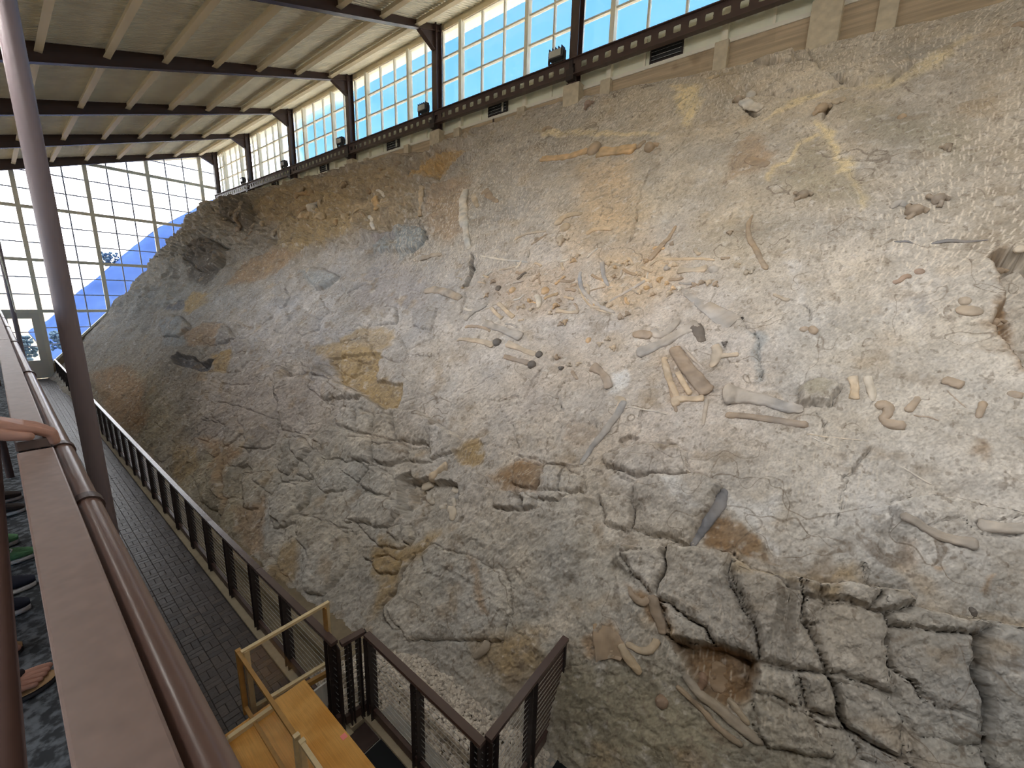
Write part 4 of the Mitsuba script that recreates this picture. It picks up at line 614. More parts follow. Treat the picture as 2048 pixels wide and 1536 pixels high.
PATCHES = [
    ([(11.3, -2.32), (10.04, -1.86), (9.25, -1.89), (8.8, -2.65), (7.67, -2.64), (7.48, -3.25), (7.92, -3.32), (9.47, -3.05), (10.06, -2.98)], 'ochre', 0.06, 1.0),
    ([(12.36, -2.16), (11.19, -1.83), (10.59, -1.24), (9.2, -1.17), (8.95, -1.73), (10.28, -2.19), (11.74, -2.38)], 'ochre', 0.12, 0.7),
    ([(5.14, -3.47), (4.85, -3.4), (4.65, -3.7), (4.76, -3.93), (5.14, -3.95), (5.35, -3.74)], 'ochre', 0.05, 1.0),
    ([(5.35, -5.65), (5.01, -5.28), (4.8, -5.16), (5.01, -5.59), (5.3, -5.96), (5.25, -6.52), (5.32, -6.67), (5.54, -6.11)], 'ochre', 0.1, 0.8),
    ([(4.42, -3.99), (4.02, -3.77), (3.89, -3.54), (3.42, -3.49), (3.39, -3.99), (4.06, -4.12)], 'rust', 0.1, 0.7),
    ([(16.62, -6.42), (14.78, -6.16), (13.99, -6.48), (14.39, -7.15), (14.8, -7.28)], 'ochre', 0.15, 0.6),
    ([(15.19, -5.88), (13.51, -5.63), (12.07, -5.56), (12.5, -6.09), (11.55, -6.89), (11.01, -7.03), (11.54, -6.75), (13.83, -6.12)], 'rust', 0.15, 0.7),
    ([(10.93, -6.84), (10.13, -6.42), (10.15, -6.11), (9.4, -6.76), (8.9, -7.13), (9.3, -7.29), (10.31, -7.15)], 'rust', 0.12, 0.6),
    ([(8.56, -6.87), (8.07, -6.46), (7.67, -6.9), (7.56, -7.34), (7.89, -7.48)], 'ochre', 0.12, 0.7),
    ([(6.15, -5.72), (5.4, -5.66), (5.22, -5.9), (5.31, -6.26), (5.27, -6.75), (5.42, -6.9), (5.45, -6.21), (5.79, -6.31)], 'ochre', 0.12, 0.9),
    ([(31.49, -6.12), (27.78, -4.97), (22.89, -5.24), (20.09, -6.23), (19.7, -6.89), (22.36, -7.17), (25.91, -6.9)], 'rust', 0.3, 0.8),
    ([(27.14, -1.06), (24.65, -0.37), (23.2, -0.76), (24.21, -1.65)], 'ochre', 0.15, 0.8),
    ([(23.18, -2.59), (21.54, -1.87), (19.4, -1.83), (19.36, -2.82), (21.4, -3.11)], 'rust', 0.12, 0.6),
    ([(18.95, -3.27), (17.79, -2.7), (16.62, -3.58), (17.4, -3.9)], 'ochre', 0.12, 0.9),
    ([(28.82, -1.3), (26.55, -0.81), (25.45, -1.36), (28.19, -1.58)], 'slate', 0.1, 0.9),
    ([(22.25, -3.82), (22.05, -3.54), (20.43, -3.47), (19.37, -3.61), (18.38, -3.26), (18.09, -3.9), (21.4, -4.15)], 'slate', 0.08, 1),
    ([(27.85, -2.19), (24.56, -1.82), (21.79, -3.21), (24.13, -3.42)], 'bluish', 0.12, 0.7),
    ([(35.07, 7.89), (29.66, 7.08), (24.81, 4.18), (24.95, 3.76), (32.02, 5.77)], 'dark', 0.12, 0.6),
    ([(32.07, 2.28), (32.67, 3.55), (29.76, 3.49), (25.67, 2.42), (25.37, 1.32), (25.42, 0.1), (28.68, 0.67)], 'dark', 0.15, 0.7),
    ([(28.11, 6.49), (24.93, 7.06), (16.77, 5.23), (14.27, 2.6), (16.31, 2.39), (17.76, 1.85), (19.97, 2.14), (21.58, 3.85), (25.18, 4.84)], 'ochre', 0.3, 0.65),
    ([(22.95, 0.32), (23.12, 1.64), (19.97, 2.14), (17.31, 1.83), (18.3, 1.18), (20.27, 0.45)], 'rust', 0.2, 0.7),
    ([(25.88, -1.26), (26.41, -0.26), (24.34, -0.35), (24.48, -1.51)], 'ochre', 0.1, 0.9),
    ([(13.83, 5.59), (13.32, 6.29), (11.85, 6.61), (11.07, 6.17), (11.39, 5.23), (12.64, 5.34)], 'ochre2', 0.12, 0.9),
    ([(24.1, 7.25), (19.92, 7.16), (15.49, 6.63), (13.85, 5.36), (12.28, 4.67), (11.09, 2.99), (12.4, 2.75), (14.78, 2.61), (18.01, 1.99)], 'ochre', 0.35, 0.5),
    ([(11.54, 4.53), (10.08, 4.85), (9.39, 3.41), (8.9, 2.32), (9.11, 1.93), (10.06, 2.21), (10.76, 2.95)], 'rust', 0.25, 0.55),
    ([(11.62, 2.55), (10.58, 2.51), (10.17, 2.09), (10.47, 1.66), (10.7, 1.57), (12.46, 1.66), (12.6, 2.04)], 'bluish', 0.06, 0.9),
    ([(11.08, 1.93), (10.76, 2.05), (10.4, 1.63), (10.64, 1.56)], 'slate', 0.04, 0.9),
    ([(13.06, 2.41), (11.72, 2.44), (11.67, 2.16), (12.63, 2.04)], 'violet', 0.08, 0.6),
    ([(12.27, 0.56), (11.35, 1.42), (10.0, 0.95), (8.92, 0.36), (8.54, -0.47), (11.75, -0.64)], 'violet', 0.3, 0.35),
    ([(16.86, 1.0), (14.75, 0.81), (13.6, 0.61), (14.05, 0.14), (14.93, 0.18)], 'bluish', 0.12, 0.6),
    ([(11.95, 2.6), (10.69, 2.56), (10.19, 2.12), (10.27, 1.72), (10.94, 1.29)], 'bluish', 0.08, 0.8),
    ([(0.89, 4.41), (0.72, 4.35), (0.53, 3.84), (0.18, 3.07), (0.22, 2.84), (0.42, 2.93), (0.36, 3.16), (0.61, 3.73)], 'cream', 0.08, 0.9),
    ([(0.91, 4.14), (0.8, 4.06), (1.4, 2.97), (1.46, 3.03), (1.16, 3.53)], 'cream', 0.06, 0.9),
    ([(0.24, 2.85), (0.15, 2.83), (-0.13, 2.1), (-0.1, 1.97)], 'cream', 0.06, 0.6),
    ([(1.8, 4.78), (1.44, 5.26), (1.02, 5.35), (0.55, 5.2), (1.05, 5.15), (1.5, 4.97)], 'cream', 0.08, 0.7),
    ([(0.48, 5.21), (-0.24, 5.28), (-0.72, 5.79), (-1.11, 6.06), (-0.75, 5.26), (-0.04, 5.04)], 'cream', 0.1, 0.5),
    ([(4.34, 10.08), (2.45, 6.6), (2.65, 5.98), (3.27, 6.6)], 'ochre', 0.2, 0.3),
    ([(2.17, 3.04), (2.15, 4.18), (1.91, 4.41), (1.45, 3.7), (1.47, 3.25), (1.9, 3.21)], 'rust', 0.12, 0.55),
    ([(0.52, 4.94), (-0.31, 4.29), (-1.1, 3.68), (-1.22, 2.73), (-0.57, 3.46), (-0.04, 3.79), (0.34, 4.36)], 'olive', 0.3, 0.5),
    ([(1.3, 2.99), (0.87, 3.9), (0.73, 3.95), (0.4, 2.92), (-0.03, 2.63), (-0.11, 2.07), (0.66, 2.38)], 'olive', 0.2, 0.45),
    ([(4.35, 7.23), (3.59, 6.88), (3.29, 5.69), (3.41, 5.06), (3.8, 5.88)], 'cream', 0.12, 0.8),
    ([(5.93, 4.41), (4.58, 4.36), (3.89, 2.92), (3.9, 2.08), (4.81, 2.18), (5.53, 3.2)], 'orange2', 0.35, 0.55),
    ([(8.34, 6.69), (5.98, 5.98), (4.09, 5.23), (4.05, 5.11), (6.42, 5.89), (7.85, 6.24)], 'cream', 0.06, 0.6),
    ([(5.91, 2.84), (3.49, 2.49), (3.16, 1.4), (3.88, 1.03), (4.76, 1.06), (5.44, 1.75)], 'orange2', 0.35, 0.4),
    ([(7.14, 0.82), (5.66, 0.87), (4.61, 1.06), (4.19, 0.36), (4.44, -0.43), (5.32, -0.55), (6.35, -0.18), (7.11, 0.41)], 'rust', 0.2, 0.35),
    ([(4.16, 1.18), (3.12, 1.39), (2.34, 0.97), (2.32, 0.38), (2.73, -0.04), (3.01, -0.34), (3.66, -0.2)], 'orange2', 0.25, 0.55),
    ([(2.24, -1.13), (1.97, -0.92), (1.42, -1.48), (1.26, -1.85), (1.77, -1.95)], 'rust', 0.12, 0.5),
    ([(2.82, -1.59), (2.6, -1.59), (2.54, -1.71), (2.65, -1.95), (2.78, -2.0)], 'white', 0.05, 0.8),
    ([(1.57, -3.2), (1.4, -3.13), (1.13, -3.34), (1.01, -3.43), (1.13, -3.48), (1.41, -3.39)], 'white', 0.06, 0.8),
    ([(0.76, -3.22), (0.22, -3.02), (0.16, -3.37), (0.33, -3.5), (0.55, -3.44), (0.75, -3.4)], 'white', 0.07, 0.75),
    ([(0.36, -3.5), (0.21, -3.47), (0.06, -3.63), (0.09, -3.75)], 'white', 0.05, 0.9),
    ([(0.95, -3.55), (0.8, -3.47), (0.61, -3.48), (0.33, -3.57), (0.29, -3.74), (0.08, -3.77), (0.63, -3.88), (0.9, -3.86)], 'brown', 0.05, 0.95),
    ([(4.01, -3.59), (3.41, -3.52), (3.4, -3.94), (3.84, -3.96), (4.14, -3.99), (4.23, -3.81)], 'brown', 0.08, 0.6),
    ([(3.38, -2.7), (2.83, -2.61), (2.73, -2.94), (3.21, -3.11)], 'rust', 0.1, 0.3),
    ([(2.9, -1.58), (2.65, -1.46), (2.54, -1.72), (2.64, -1.88), (2.81, -1.82)], 'white', 0.05, 0.7),
    ([(0.78, 0.86), (0.61, 0.85), (0.43, 0.05), (0.5, 0.05)], 'white', 0.08, 0.45),
    ([(1.03, -0.56), (0.88, -0.54), (0.65, -1.38), (0.73, -1.39)], 'bluish', 0.06, 0.6),
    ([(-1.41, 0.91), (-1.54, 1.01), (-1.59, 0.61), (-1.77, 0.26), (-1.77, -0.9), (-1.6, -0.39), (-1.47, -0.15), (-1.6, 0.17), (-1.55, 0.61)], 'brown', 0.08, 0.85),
    ([(-0.7, 0.21), (-0.84, 0.23), (-0.98, -0.1), (-0.91, -0.14)], 'slate', 0.05, 0.35),
    ([(0.22, -1.43), (0.09, -1.27), (-0.06, -1.27), (-0.08, -1.48), (0.11, -1.62)], 'olive', 0.06, 0.6),
    ([(-1.39, -1.78), (-1.47, -1.81), (-1.48, -1.97), (-1.39, -1.98)], 'brown', 0.05, 0.6),
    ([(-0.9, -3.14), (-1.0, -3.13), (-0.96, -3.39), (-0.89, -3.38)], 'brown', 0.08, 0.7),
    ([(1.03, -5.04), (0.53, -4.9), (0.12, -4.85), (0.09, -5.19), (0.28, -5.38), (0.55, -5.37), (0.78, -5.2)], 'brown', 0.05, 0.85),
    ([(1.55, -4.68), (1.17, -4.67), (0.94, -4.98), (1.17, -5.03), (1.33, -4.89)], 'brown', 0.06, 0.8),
    ([(2.2, -6.07), (1.38, -5.55), (0.69, -5.53), (0.07, -5.7), (-0.17, -5.62), (-0.61, -5.39), (-0.66, -5.82), (1.65, -7.31)], 'olive', 0.3, 0.6),
    ([(1.84, -5.74), (1.92, -5.55), (1.81, -5.27), (1.66, -5.18), (1.41, -5.35), (1.31, -5.52)], 'rust', 0.06, 0.7),
    ([(0.52, -3.87), (0.39, -3.96), (-0.16, -3.9), (-0.42, -3.85), (-0.43, -3.99), (-0.02, -3.94), (0.42, -3.99)], 'ochre', 0.06, 0.7),
    ([(0.02, -3.87), (-0.57, -3.55), (-0.71, -3.7), (-1.0, -3.76), (-1.46, -3.64), (-1.78, -3.57), (-1.78, -3.68), (-1.44, -3.69), (-1.01, -3.76), (-0.73, -3.72)], 'ochre', 0.08, 0.6),
    ([(-0.5, -3.48), (-0.91, -3.39), (-0.9, -3.17), (-0.54, -3.26)], 'white', 0.15, 0.35),
    ([(-0.99, -3.14), (-1.54, -3.03), (-1.55, -3.24), (-1.24, -3.3), (-1.0, -3.29)], 'white', 0.15, 0.5),
    ([(-1.14, -3.34), (-1.23, -3.32), (-1.22, -3.36), (-1.18, -3.37)], 'rust', 0.03, 0.9),
    ([(-1.55, -3.25), (-1.59, -3.23), (-1.58, -3.38), (-1.56, -3.39)], 'rust', 0.03, 0.9),
    ([(-1.27, -4.82), (-1.78, -4.24), (-1.79, -4.72), (-1.33, -5.0)], 'olive', 0.3, 0.35),
    ([(2.54, -5.52), (2.31, -5.25), (2.09, -5.48), (2.24, -5.61), (2.54, -5.91), (2.59, -6.31), (2.86, -6.32), (2.92, -6.12), (2.72, -5.9)], 'pale', 0.06, 0.9),
    ([(3.14, -6.16), (2.46, -5.7), (2.54, -5.91), (2.33, -6.18), (2.76, -6.64), (3.35, -6.64), (3.5, -6.48)], 'ochre', 0.15, 0.75),
    ([(3.38, -5.08), (3.14, -4.79), (2.83, -4.91), (2.91, -5.13), (3.05, -5.31)], 'pale', 0.05, 0.7),
    ([(4.12, -5.29), (3.89, -5.25), (3.47, -5.73), (3.27, -5.94), (3.4, -5.96), (3.76, -5.64)], 'rust', 0.06, 0.6),
]
TONES = [
    ((3.81, -1.19), (0.499, 0.441, 0.391), 1.0),
    ((2.68, -0.18), (0.499, 0.441, 0.391), 1.0),
    ((1.19, -1.34), (0.499, 0.441, 0.391), 1.0),
    ((5.14, 0.54), (0.499, 0.441, 0.391), 1.0),
    ((1.6, -2.55), (0.499, 0.441, 0.391), 1.0),
    ((4.38, -2.41), (0.499, 0.441, 0.391), 1.0),
    ((-0.22, -0.72), (0.484, 0.448, 0.398), 1.0),
    ((0.1, -2.31), (0.484, 0.448, 0.398), 1.0),
    ((-1.01, -1.69), (0.484, 0.448, 0.398), 1.0),
    ((-1.38, -0.58), (0.484, 0.448, 0.398), 1.0),
    ((2.05, 4.81), (0.445, 0.387, 0.308), 1.0),
    ((4.43, 5.64), (0.445, 0.387, 0.308), 1.0),
    ((0.86, 5.49), (0.445, 0.387, 0.308), 1.0),
    ((3.58, 2.81), (0.445, 0.387, 0.308), 1.0),
    ((1.47, 1.82), (0.445, 0.387, 0.308), 1.0),
    ((-0.95, 4.42), (0.401, 0.358, 0.301), 1.0),
    ((-1.31, 1.8), (0.401, 0.358, 0.301), 1.0),
    ((-0.22, 5.92), (0.401, 0.358, 0.301), 1.0),
    ((9.54, 6.13), (0.365, 0.329, 0.286), 1.0),
    ((8.06, 7.13), (0.365, 0.329, 0.286), 1.0),
    ((9.25, 3.75), (0.365, 0.329, 0.286), 1.0),
    ((22.6, 5.95), (0.309, 0.259, 0.201), 1.0),
    ((15.67, 3.41), (0.309, 0.259, 0.201), 1.0),
    ((27.19, 5.89), (0.309, 0.259, 0.201), 1.0),
    ((14.64, 6.06), (0.309, 0.259, 0.201), 1.0),
    ((13.0, 0.57), (0.353, 0.331, 0.317), 1.0),
    ((8.77, -0.14), (0.353, 0.331, 0.317), 1.0),
    ((14.79, -0.79), (0.353, 0.331, 0.317), 1.0),
    ((16.21, -2.66), (0.353, 0.331, 0.317), 1.0),
    ((11.75, -2.13), (0.353, 0.331, 0.317), 1.0),
    ((32.96, -0.94), (0.293, 0.279, 0.257), 1.0),
    ((31.78, 3.06), (0.293, 0.279, 0.257), 1.0),
    ((22.91, -3.45), (0.293, 0.279, 0.257), 1.0),
    ((13.89, -4.26), (0.383, 0.343, 0.319), 1.0),
    ((14.3, -5.23), (0.383, 0.343, 0.319), 1.0),
    ((11.35, -3.77), (0.383, 0.343, 0.319), 1.0),
    ((24.28, -5.77), (0.321, 0.282, 0.21), 1.0),
    ((19.51, -6.44), (0.321, 0.282, 0.21), 1.0),
    ((13.71, -6.73), (0.321, 0.282, 0.21), 1.0),
    ((11.02, -7.25), (0.321, 0.282, 0.21), 1.0),
    ((8.88, -5.9), (0.429, 0.405, 0.365), 1.0),
    ((7.79, -4.96), (0.429, 0.405, 0.365), 1.0),
    ((7.28, -6.42), (0.429, 0.405, 0.365), 1.0),
    ((9.2, -6.6), (0.429, 0.405, 0.365), 1.0),
    ((3.84, -5.48), (0.44, 0.416, 0.376), 1.0),
    ((4.52, -6.17), (0.44, 0.416, 0.376), 1.0),
    ((3.12, -5.89), (0.44, 0.416, 0.376), 1.0),
    ((2.33, -4.85), (0.44, 0.416, 0.376), 1.0),
    ((3.54, -4.13), (0.491, 0.451, 0.411), 1.0),
    ((4.42, -3.46), (0.491, 0.451, 0.411), 1.0),
    ((6.15, -2.75), (0.491, 0.451, 0.411), 1.0),
    ((0.78, -3.22), (0.515, 0.483, 0.443), 1.0),
    ((1.58, -3.85), (0.515, 0.483, 0.443), 1.0),
    ((-0.45, -2.81), (0.515, 0.483, 0.443), 1.0),
    ((-1.25, -2.26), (0.515, 0.483, 0.443), 1.0),
    ((0.29, -4.28), (0.405, 0.373, 0.333), 1.0),
    ((-0.4, -4.24), (0.405, 0.373, 0.333), 1.0),
    ((0.58, -4.12), (0.405, 0.373, 0.333), 1.0),
    ((-1.33, -4.24), (0.37, 0.362, 0.347), 1.0),
    ((-1.48, -3.73), (0.37, 0.362, 0.347), 1.0),
    ((-1.04, -4.83), (0.37, 0.362, 0.347), 1.0),
    ((1.19, -6.09), (0.317, 0.293, 0.238), 1.0),
    ((0.65, -6.02), (0.317, 0.293, 0.238), 1.0),
    ((1.71, -6.38), (0.317, 0.293, 0.238), 1.0),
]

TONE = dict(grey=(.33, .29, .25), greybrown=(.30, .235, .17), tan=(.47, .36, .235), brown=(.25, .155, .08), redbrown=(.22, .105, .06), dark=(.085, .07, .06), pale=(.55, .50, .43),
            bluegrey=(.31, .31, .32), slate=(.17, .17, .185), orange=(.50, .29, .10), ochre=(.38, .28, .155), rust=(.35, .235, .14), cream=(.68, .56, .34), white=(.62, .61, .60),
            bluish=(.28, .30, .31), violet=(.29, .26, .265), olive=(.27, .24, .165), orange2=(.54, .39, .235), ochre2=(.40, .265, .12))

# ------------------------------------------------------------------ rock face
def lattice(ix, iy, seed):
    h = (ix.astype(np.int64) * 374761393 + iy.astype(np.int64) * 668265263 + seed * 2147483647 + 12345) & 0xFFFFFFFF
    h = ((h ^ (h >> 13)) * 1274126177) & 0xFFFFFFFF
    return ((h ^ (h >> 16)) & 0xFFFFFF) / 16777215.0
def n2(x, y, seed=0):
    """Gradient noise in about [-1, 1]."""
    ix, iy = np.floor(x), np.floor(y); fx, fy = x - ix, y - iy
    ux, uy = fx * fx * fx * (fx * (fx * 6 - 15) + 10), fy * fy * fy * (fy * (fy * 6 - 15) + 10)
    def g(a, b):
        th = lattice(ix + a, iy + b, seed) * 2 * np.pi
        return np.cos(th) * (fx - a) + np.sin(th) * (fy - b)
    return 1.5 * ((g(0, 0) * (1 - ux) + g(1, 0) * ux) * (1 - uy) + (g(0, 1) * (1 - ux) + g(1, 1) * ux) * uy)
def f2(x, y, octaves=4, seed=0, ridged=False):
    out, a = 0, 1.0
    for o in range(octaves):
        v = n2(x * 2 ** o + 13.7 * o, y * 2 ** o - 7.1 * o, seed + o)
        out = out + a * (1 - 2 * np.abs(v) if ridged else v); a *= 0.5
    return out / (2 - 0.5 ** (octaves - 1))
def sst(a, b, x):
    t = np.clip((x - a) / (b - a), 0, 1); return t * t * (3 - 2 * t)
def voronoi_blocks(x, y, seed):
    ix, iy = np.floor(x), np.floor(y); d1, d2, who = np.full(x.shape, 9.0), np.full(x.shape, 9.0), np.zeros(x.shape, np.int64)
    for a in (-1, 0, 1):
        for b in (-1, 0, 1):
            cx, cy = ix + a, iy + b; d = np.hypot(cx + 0.15 + 0.7 * lattice(cx, cy, seed) - x, cy + 0.15 + 0.7 * lattice(cx, cy, seed + 1) - y)
            m = d < d1; d2 = np.where(m, d1, np.minimum(d2, d)); who = np.where(m, (cx * 1000 + cy).astype(np.int64), who); d1 = np.minimum(d1, d)
    return d1, d2, who
def seg_dist(x, y, pts, closed=False):
    """(distance, side: > 0 below the line when it is followed to the right as seen from the hall, position along 0..1)."""
    p = np.asarray(pts, float)
    if closed: p = np.vstack([p, p[:1]])
    best, side, pos = np.full(x.shape, 1e9), np.zeros(x.shape), np.zeros(x.shape)
    lens = np.linalg.norm(np.diff(p, axis=0), axis=1); tot, acc = lens.sum(), 0.0
    for a, b, l in zip(p[:-1], p[1:], lens):
        d = b - a; u = np.clip(((x - a[0]) * d[0] + (y - a[1]) * d[1]) / (l * l + 1e-12), 0, 1)
        ex, ey = x - a[0] - u * d[0], y - a[1] - u * d[1]; r = np.hypot(ex, ey)
        m = r < best; best = np.where(m, r, best); side = np.where(m, d[0] * ey - d[1] * ex, side); pos = np.where(m, (acc + u * l) / tot, pos); acc += l
    return best, side, pos
def inside(x, y, pts):
    p = np.asarray(pts, float); q = np.roll(p, -1, 0); r = np.zeros(x.shape, bool)
    for (x0, y0), (x1, y1) in zip(p, q):
        c = (y0 > y) != (y1 > y)
        r ^= c & (x < (x1 - x0) * (y - y0) / (y1 - y0 + 1e-15) + x0)
    return r

BACK_LIMIT = -6.6
ss = [-6.0]
while ss[-1] < 39.9:
    s_ = ss[-1]; ss.append(s_ + (0.10 if s_ < -3.2 else 0.019 * max(1.0, (6.5 + max(s_ - 2, 0) * 0.95) / 8.0)))
ss = np.array(ss); tt = np.arange(-7.75, 9.7, 0.0215)
GS, GT = np.meshgrid(ss, tt, indexing='ij')
WS = GS + 0.05 * n2(GS * 2.3, GT * 2.3, 31) + 0.022 * n2(GS * 7, GT * 7, 32) + 0.008 * n2(GS * 21, GT * 21, 33)
WT = GT + 0.05 * n2(GS * 2.3, GT * 2.3, 41) + 0.022 * n2(GS * 7, GT * 7, 42) + 0.008 * n2(GS * 21, GT * 21, 43)
def window(pts, pad):
    p = np.asarray(pts); i0, i1 = np.searchsorted(ss, [p[:, 0].min() - pad, p[:, 0].max() + pad]); j0, j1 = np.searchsorted(tt, [p[:, 1].min() - pad, p[:, 1].max() + pad])
    return slice(max(i0 - 1, 0), i1 + 1), slice(max(j0 - 1, 0), j1 + 1)
left = sst(7.0, 11.0, GS + 0.35 * GT); low = sst(-1.6, -3.2, GT + 0.25 * f2(GS * 0.5, GT * 0.5, 2, 3))
rough = np.clip(0.42 + 0.58 * np.maximum(left, low), 0, 1)
up_left = sst(9.0, 12.0, GS) * sst(0.5, 3.0, GT)
Hh = 0.16 * f2(GS / 5.0, GT / 4.0, 3, 1) + 0.07 * rough * f2(GS / 1.3, GT / 1.1, 4, 2)
Hh += 0.055 * rough * f2(GS * 0.9 + 0.5 * GT, GT * 0.75 - 0.2 * GS, 5, 5, ridged=True)
Hh += 0.42 * up_left * (f2(GS * 0.55, GT * 0.9, 5, 9, ridged=True) - 0.2) + 0.20 * up_left * f2(GS * 2.0, GT * 2.2, 4, 19, ridged=True)
far_edge = sst(24, 30, GS) * sst(-5, 0, GT); Hh += 0.35 * far_edge * f2(GS * 0.45, GT * 0.5, 4, 21, ridged=True) - 0.1 * far_edge
# grain running up the slope on the far left and the foot of the face
grainy = sst(8, 14, GS) * sst(1.5, -2.0, GT)
Hh += 0.035 * grainy * f2(GS * 2.4 - 0.8 * GT, GT * 0.7 + 0.2 * GS, 4, 15, ridged=True)
Hh += (0.016 + 0.022 * rough) * f2(GS * 4.5, GT * 4.0, 4, 25, ridged=True) + (0.010 + 0.008 * rough) * f2(GS * 13, GT * 11, 3, 27, ridged=True)
for q, (fs, ft, wd, dp) in enumerate(((0.55, 0.75, .012, .035), (1.1, 1.3, .012, .022), (2.3, 2.6, .02, .012))):
    c1, c2 = WS + 0.30 * f2(GS * 1.1, GT * 1.1, 3, 101 + q), WT + 0.30 * f2(GS * 1.1, GT * 1.1, 3, 111 + q)
    d1, d2, _ = voronoi_blocks(c1 * fs * 1.6, c2 * ft * 1.6, 121 + q)
    keep = sst(0.05, 0.35, f2(GS * 0.9, GT * 0.9, 3, 131 + q)) * (0.35 + 0.65 * rough)
    wq = np.maximum(wd * fs * 1.6, 0.0014 * fs * np.maximum(GS, 8)); Hh -= dp * keep * np.exp(-((d2 - d1) / wq) ** 2)
flake = f2(GS * 1.9, GT * 1.7, 4, 29); Hh += 0.03 * (0.4 + rough) * (np.floor(flake * 5 + 0.35 * n2(GS * 9, GT * 9, 30)) / 5)
# jointed blocks low on the left
c_, s_ = math.cos(0.35), math.sin(0.35)
v1, v2, vid = voronoi_blocks((WS * c_ + WT * s_) / 1.15, (-WS * s_ + WT * c_) / 0.62, 77)
blocky = sst(6.2, 7.6, GS) * sst(24, 19, GS) * sst(1.2, 0.0, GT + 0.5 * n2(GS * 0.4, GT * 0.4, 8)) * sst(-7.75, -7.3, GT) * (0.45 + 0.55 * sst(-0.3, 0.1, n2(GS * 0.33, GT * 0.4, 81)))
edge = np.clip((v2 - v1), 0, 1)
cell_h = lattice(vid // 1000, vid % 1000, 5) - 0.4
Hh += blocky * (0.09 * cell_h * sst(0.0, 0.10, edge) - 0.035 * np.exp(-(edge / 0.035) ** 2))
part_id = np.where((blocky > 0.55) & (edge > 0.03), 100000 + vid, 0)
# base colour by region
num, den = np.zeros(GS.shape + (3,)), np.zeros(GS.shape)
CW = GS + 0.9 * f2(GS * 0.5, GT * 0.5, 3, 61), GT + 0.9 * f2(GS * 0.5, GT * 0.5, 3, 65)
for (a, b), c, w in TONES:
    sc = 1.0 + 0.055 * max(a, 0)
    k = w / (((CW[0] - a) / sc) ** 2 + ((CW[1] - b)) ** 2 + 0.15) ** 1.5
    num += k[..., None] * np.array(c); den += k
COL = num / den[..., None]
mottle = f2(GS * 1.6, GT * 1.6, 4, 71)
COL *= 1 + 0.32 * mottle[..., None] + 0.20 * f2(GS * 0.45, GT * 0.45, 3, 73)[..., None]
warm = f2(GS * 0.9, GT * 0.9, 4, 75)
COL *= 1 + warm[..., None] * np.array([0.06, 0.0, -0.10])
COL *= (1 + blocky * 0.22 * (lattice(vid // 1000, vid % 1000, 9) - 0.5))[..., None]
for pts, h, L in LEDGES:
    w = window(pts, L * 1.8); x, y = WS[w], WT[w]; d, side, pos = seg_dist(x, y, pts)
    sg = -1.0 if np.sum(np.diff(np.array(pts)[:, 0])) > 0 else 1.0      # below = towards the foot of the face
    below = side * sg > 0
    ends = sst(0, 0.06, pos) * sst(1, 0.94, pos)
    Hh[w] += h * ends * np.where(below, sst(-0.01, 0.035, d) * np.exp(-(d / L) ** 1.5), 0) - 0.25 * h * ends * np.where(below, 0, np.exp(-d / 0.12))
for pts, dep, soft in HOLLOWS:
    w = window(pts, 0.3); x, y = WS[w], WT[w]; d, _, _ = seg_dist(x, y, pts, True); ins = inside(x, y, pts)
    Hh[w] -= np.where(ins, sst(0, soft, d), 0) * dep * (1 + 0.35 * f2(x * 4, y * 4, 3, 88))
for i, (pts, h) in enumerate(SLABS):
    w = window(pts, 0.25); x, y = WS[w], WT[w]; d, _, _ = seg_dist(x, y, pts, True); ins = inside(x, y, pts)
    rng = np.random.RandomState(i); c = np.mean(pts, axis=0); size = math.sqrt(abs(Polygon(pts).buffer(0).area))
    tilt = (x - c[0]) * rng.uniform(-.06, .06) + (y - c[1]) * rng.uniform(-.06, .06)
    r = 0.10 * min(size, 1.2) + 0.01
    Hh[w] += np.where(ins, h * (0.55 * sst(0, 0.03, d) + 0.45 * sst(0, r, d)) + tilt * sst(0, 0.05, d), -0.05 * np.exp(-(d / 0.022) ** 2))
    COL[w] *= np.where(ins, 1 + rng.uniform(-.10, .10), 1.0)[..., None]
    part_id[w] = np.where(ins & (d > 0.004), 1 + i, np.where(~ins & (d < 0.02), 0, part_id[w]))
for pts, wd, dep in CRACKS:
    w = window(pts, 0.25); x, y = WS[w], WT[w]; d, _, pos = seg_dist(x, y, pts)
    ww = np.maximum(wd * 0.8, 0.011 * np.maximum(1, x / 8)) * (0.7 + 0.5 * n2(x * 3, y * 3, 5)) * (0.35 + 0.65 * sst(0, 0.1, pos) * sst(1, 0.9, pos))
    Hh[w] -= dep * np.exp(-(d / np.maximum(ww, 0.006)) ** 2)
for pts, tone, soft, a in PATCHES:
    w = window(pts, soft + 0.1); x, y = GS[w] + 1.8 * (WS[w] - GS[w]), GT[w] + 1.8 * (WT[w] - GT[w]); d, _, _ = seg_dist(x, y, pts, True); ins = inside(x, y, pts)
    k = sst(-soft, soft, np.where(ins, d, -d)) * min(1, a * 1.15) * np.clip(0.9 + 0.5 * mottle[w], 0, 1)
    COL[w] = COL[w] * (1 - k[..., None]) + np.array(TONE[tone]) * (1 + 0.2 * mottle[w][..., None]) * k[..., None]
for q, (sc, th, col, am) in enumerate(((1.7, .22, (.26, .20, .14), .55), (2.8, .25, (.60, .57, .53), .5), (5.0, .25, (.20, .165, .13), .5), (7.0, .22, (.62, .59, .55), .45), (1.1, .25, (.40, .29, .17), .4))):
    k = sst(th, th + .28, f2(WS * sc, WT * sc * 1.2, 4, 150 + q)) * am * (0.55 + 0.45 * rough if q != 3 else 1.0)
    COL = COL * (1 - k[..., None]) + np.array(col) * k[..., None]
rs = np.random.RandomState(7)
speck = f2(GS * 9, GT * 9, 3, 91)
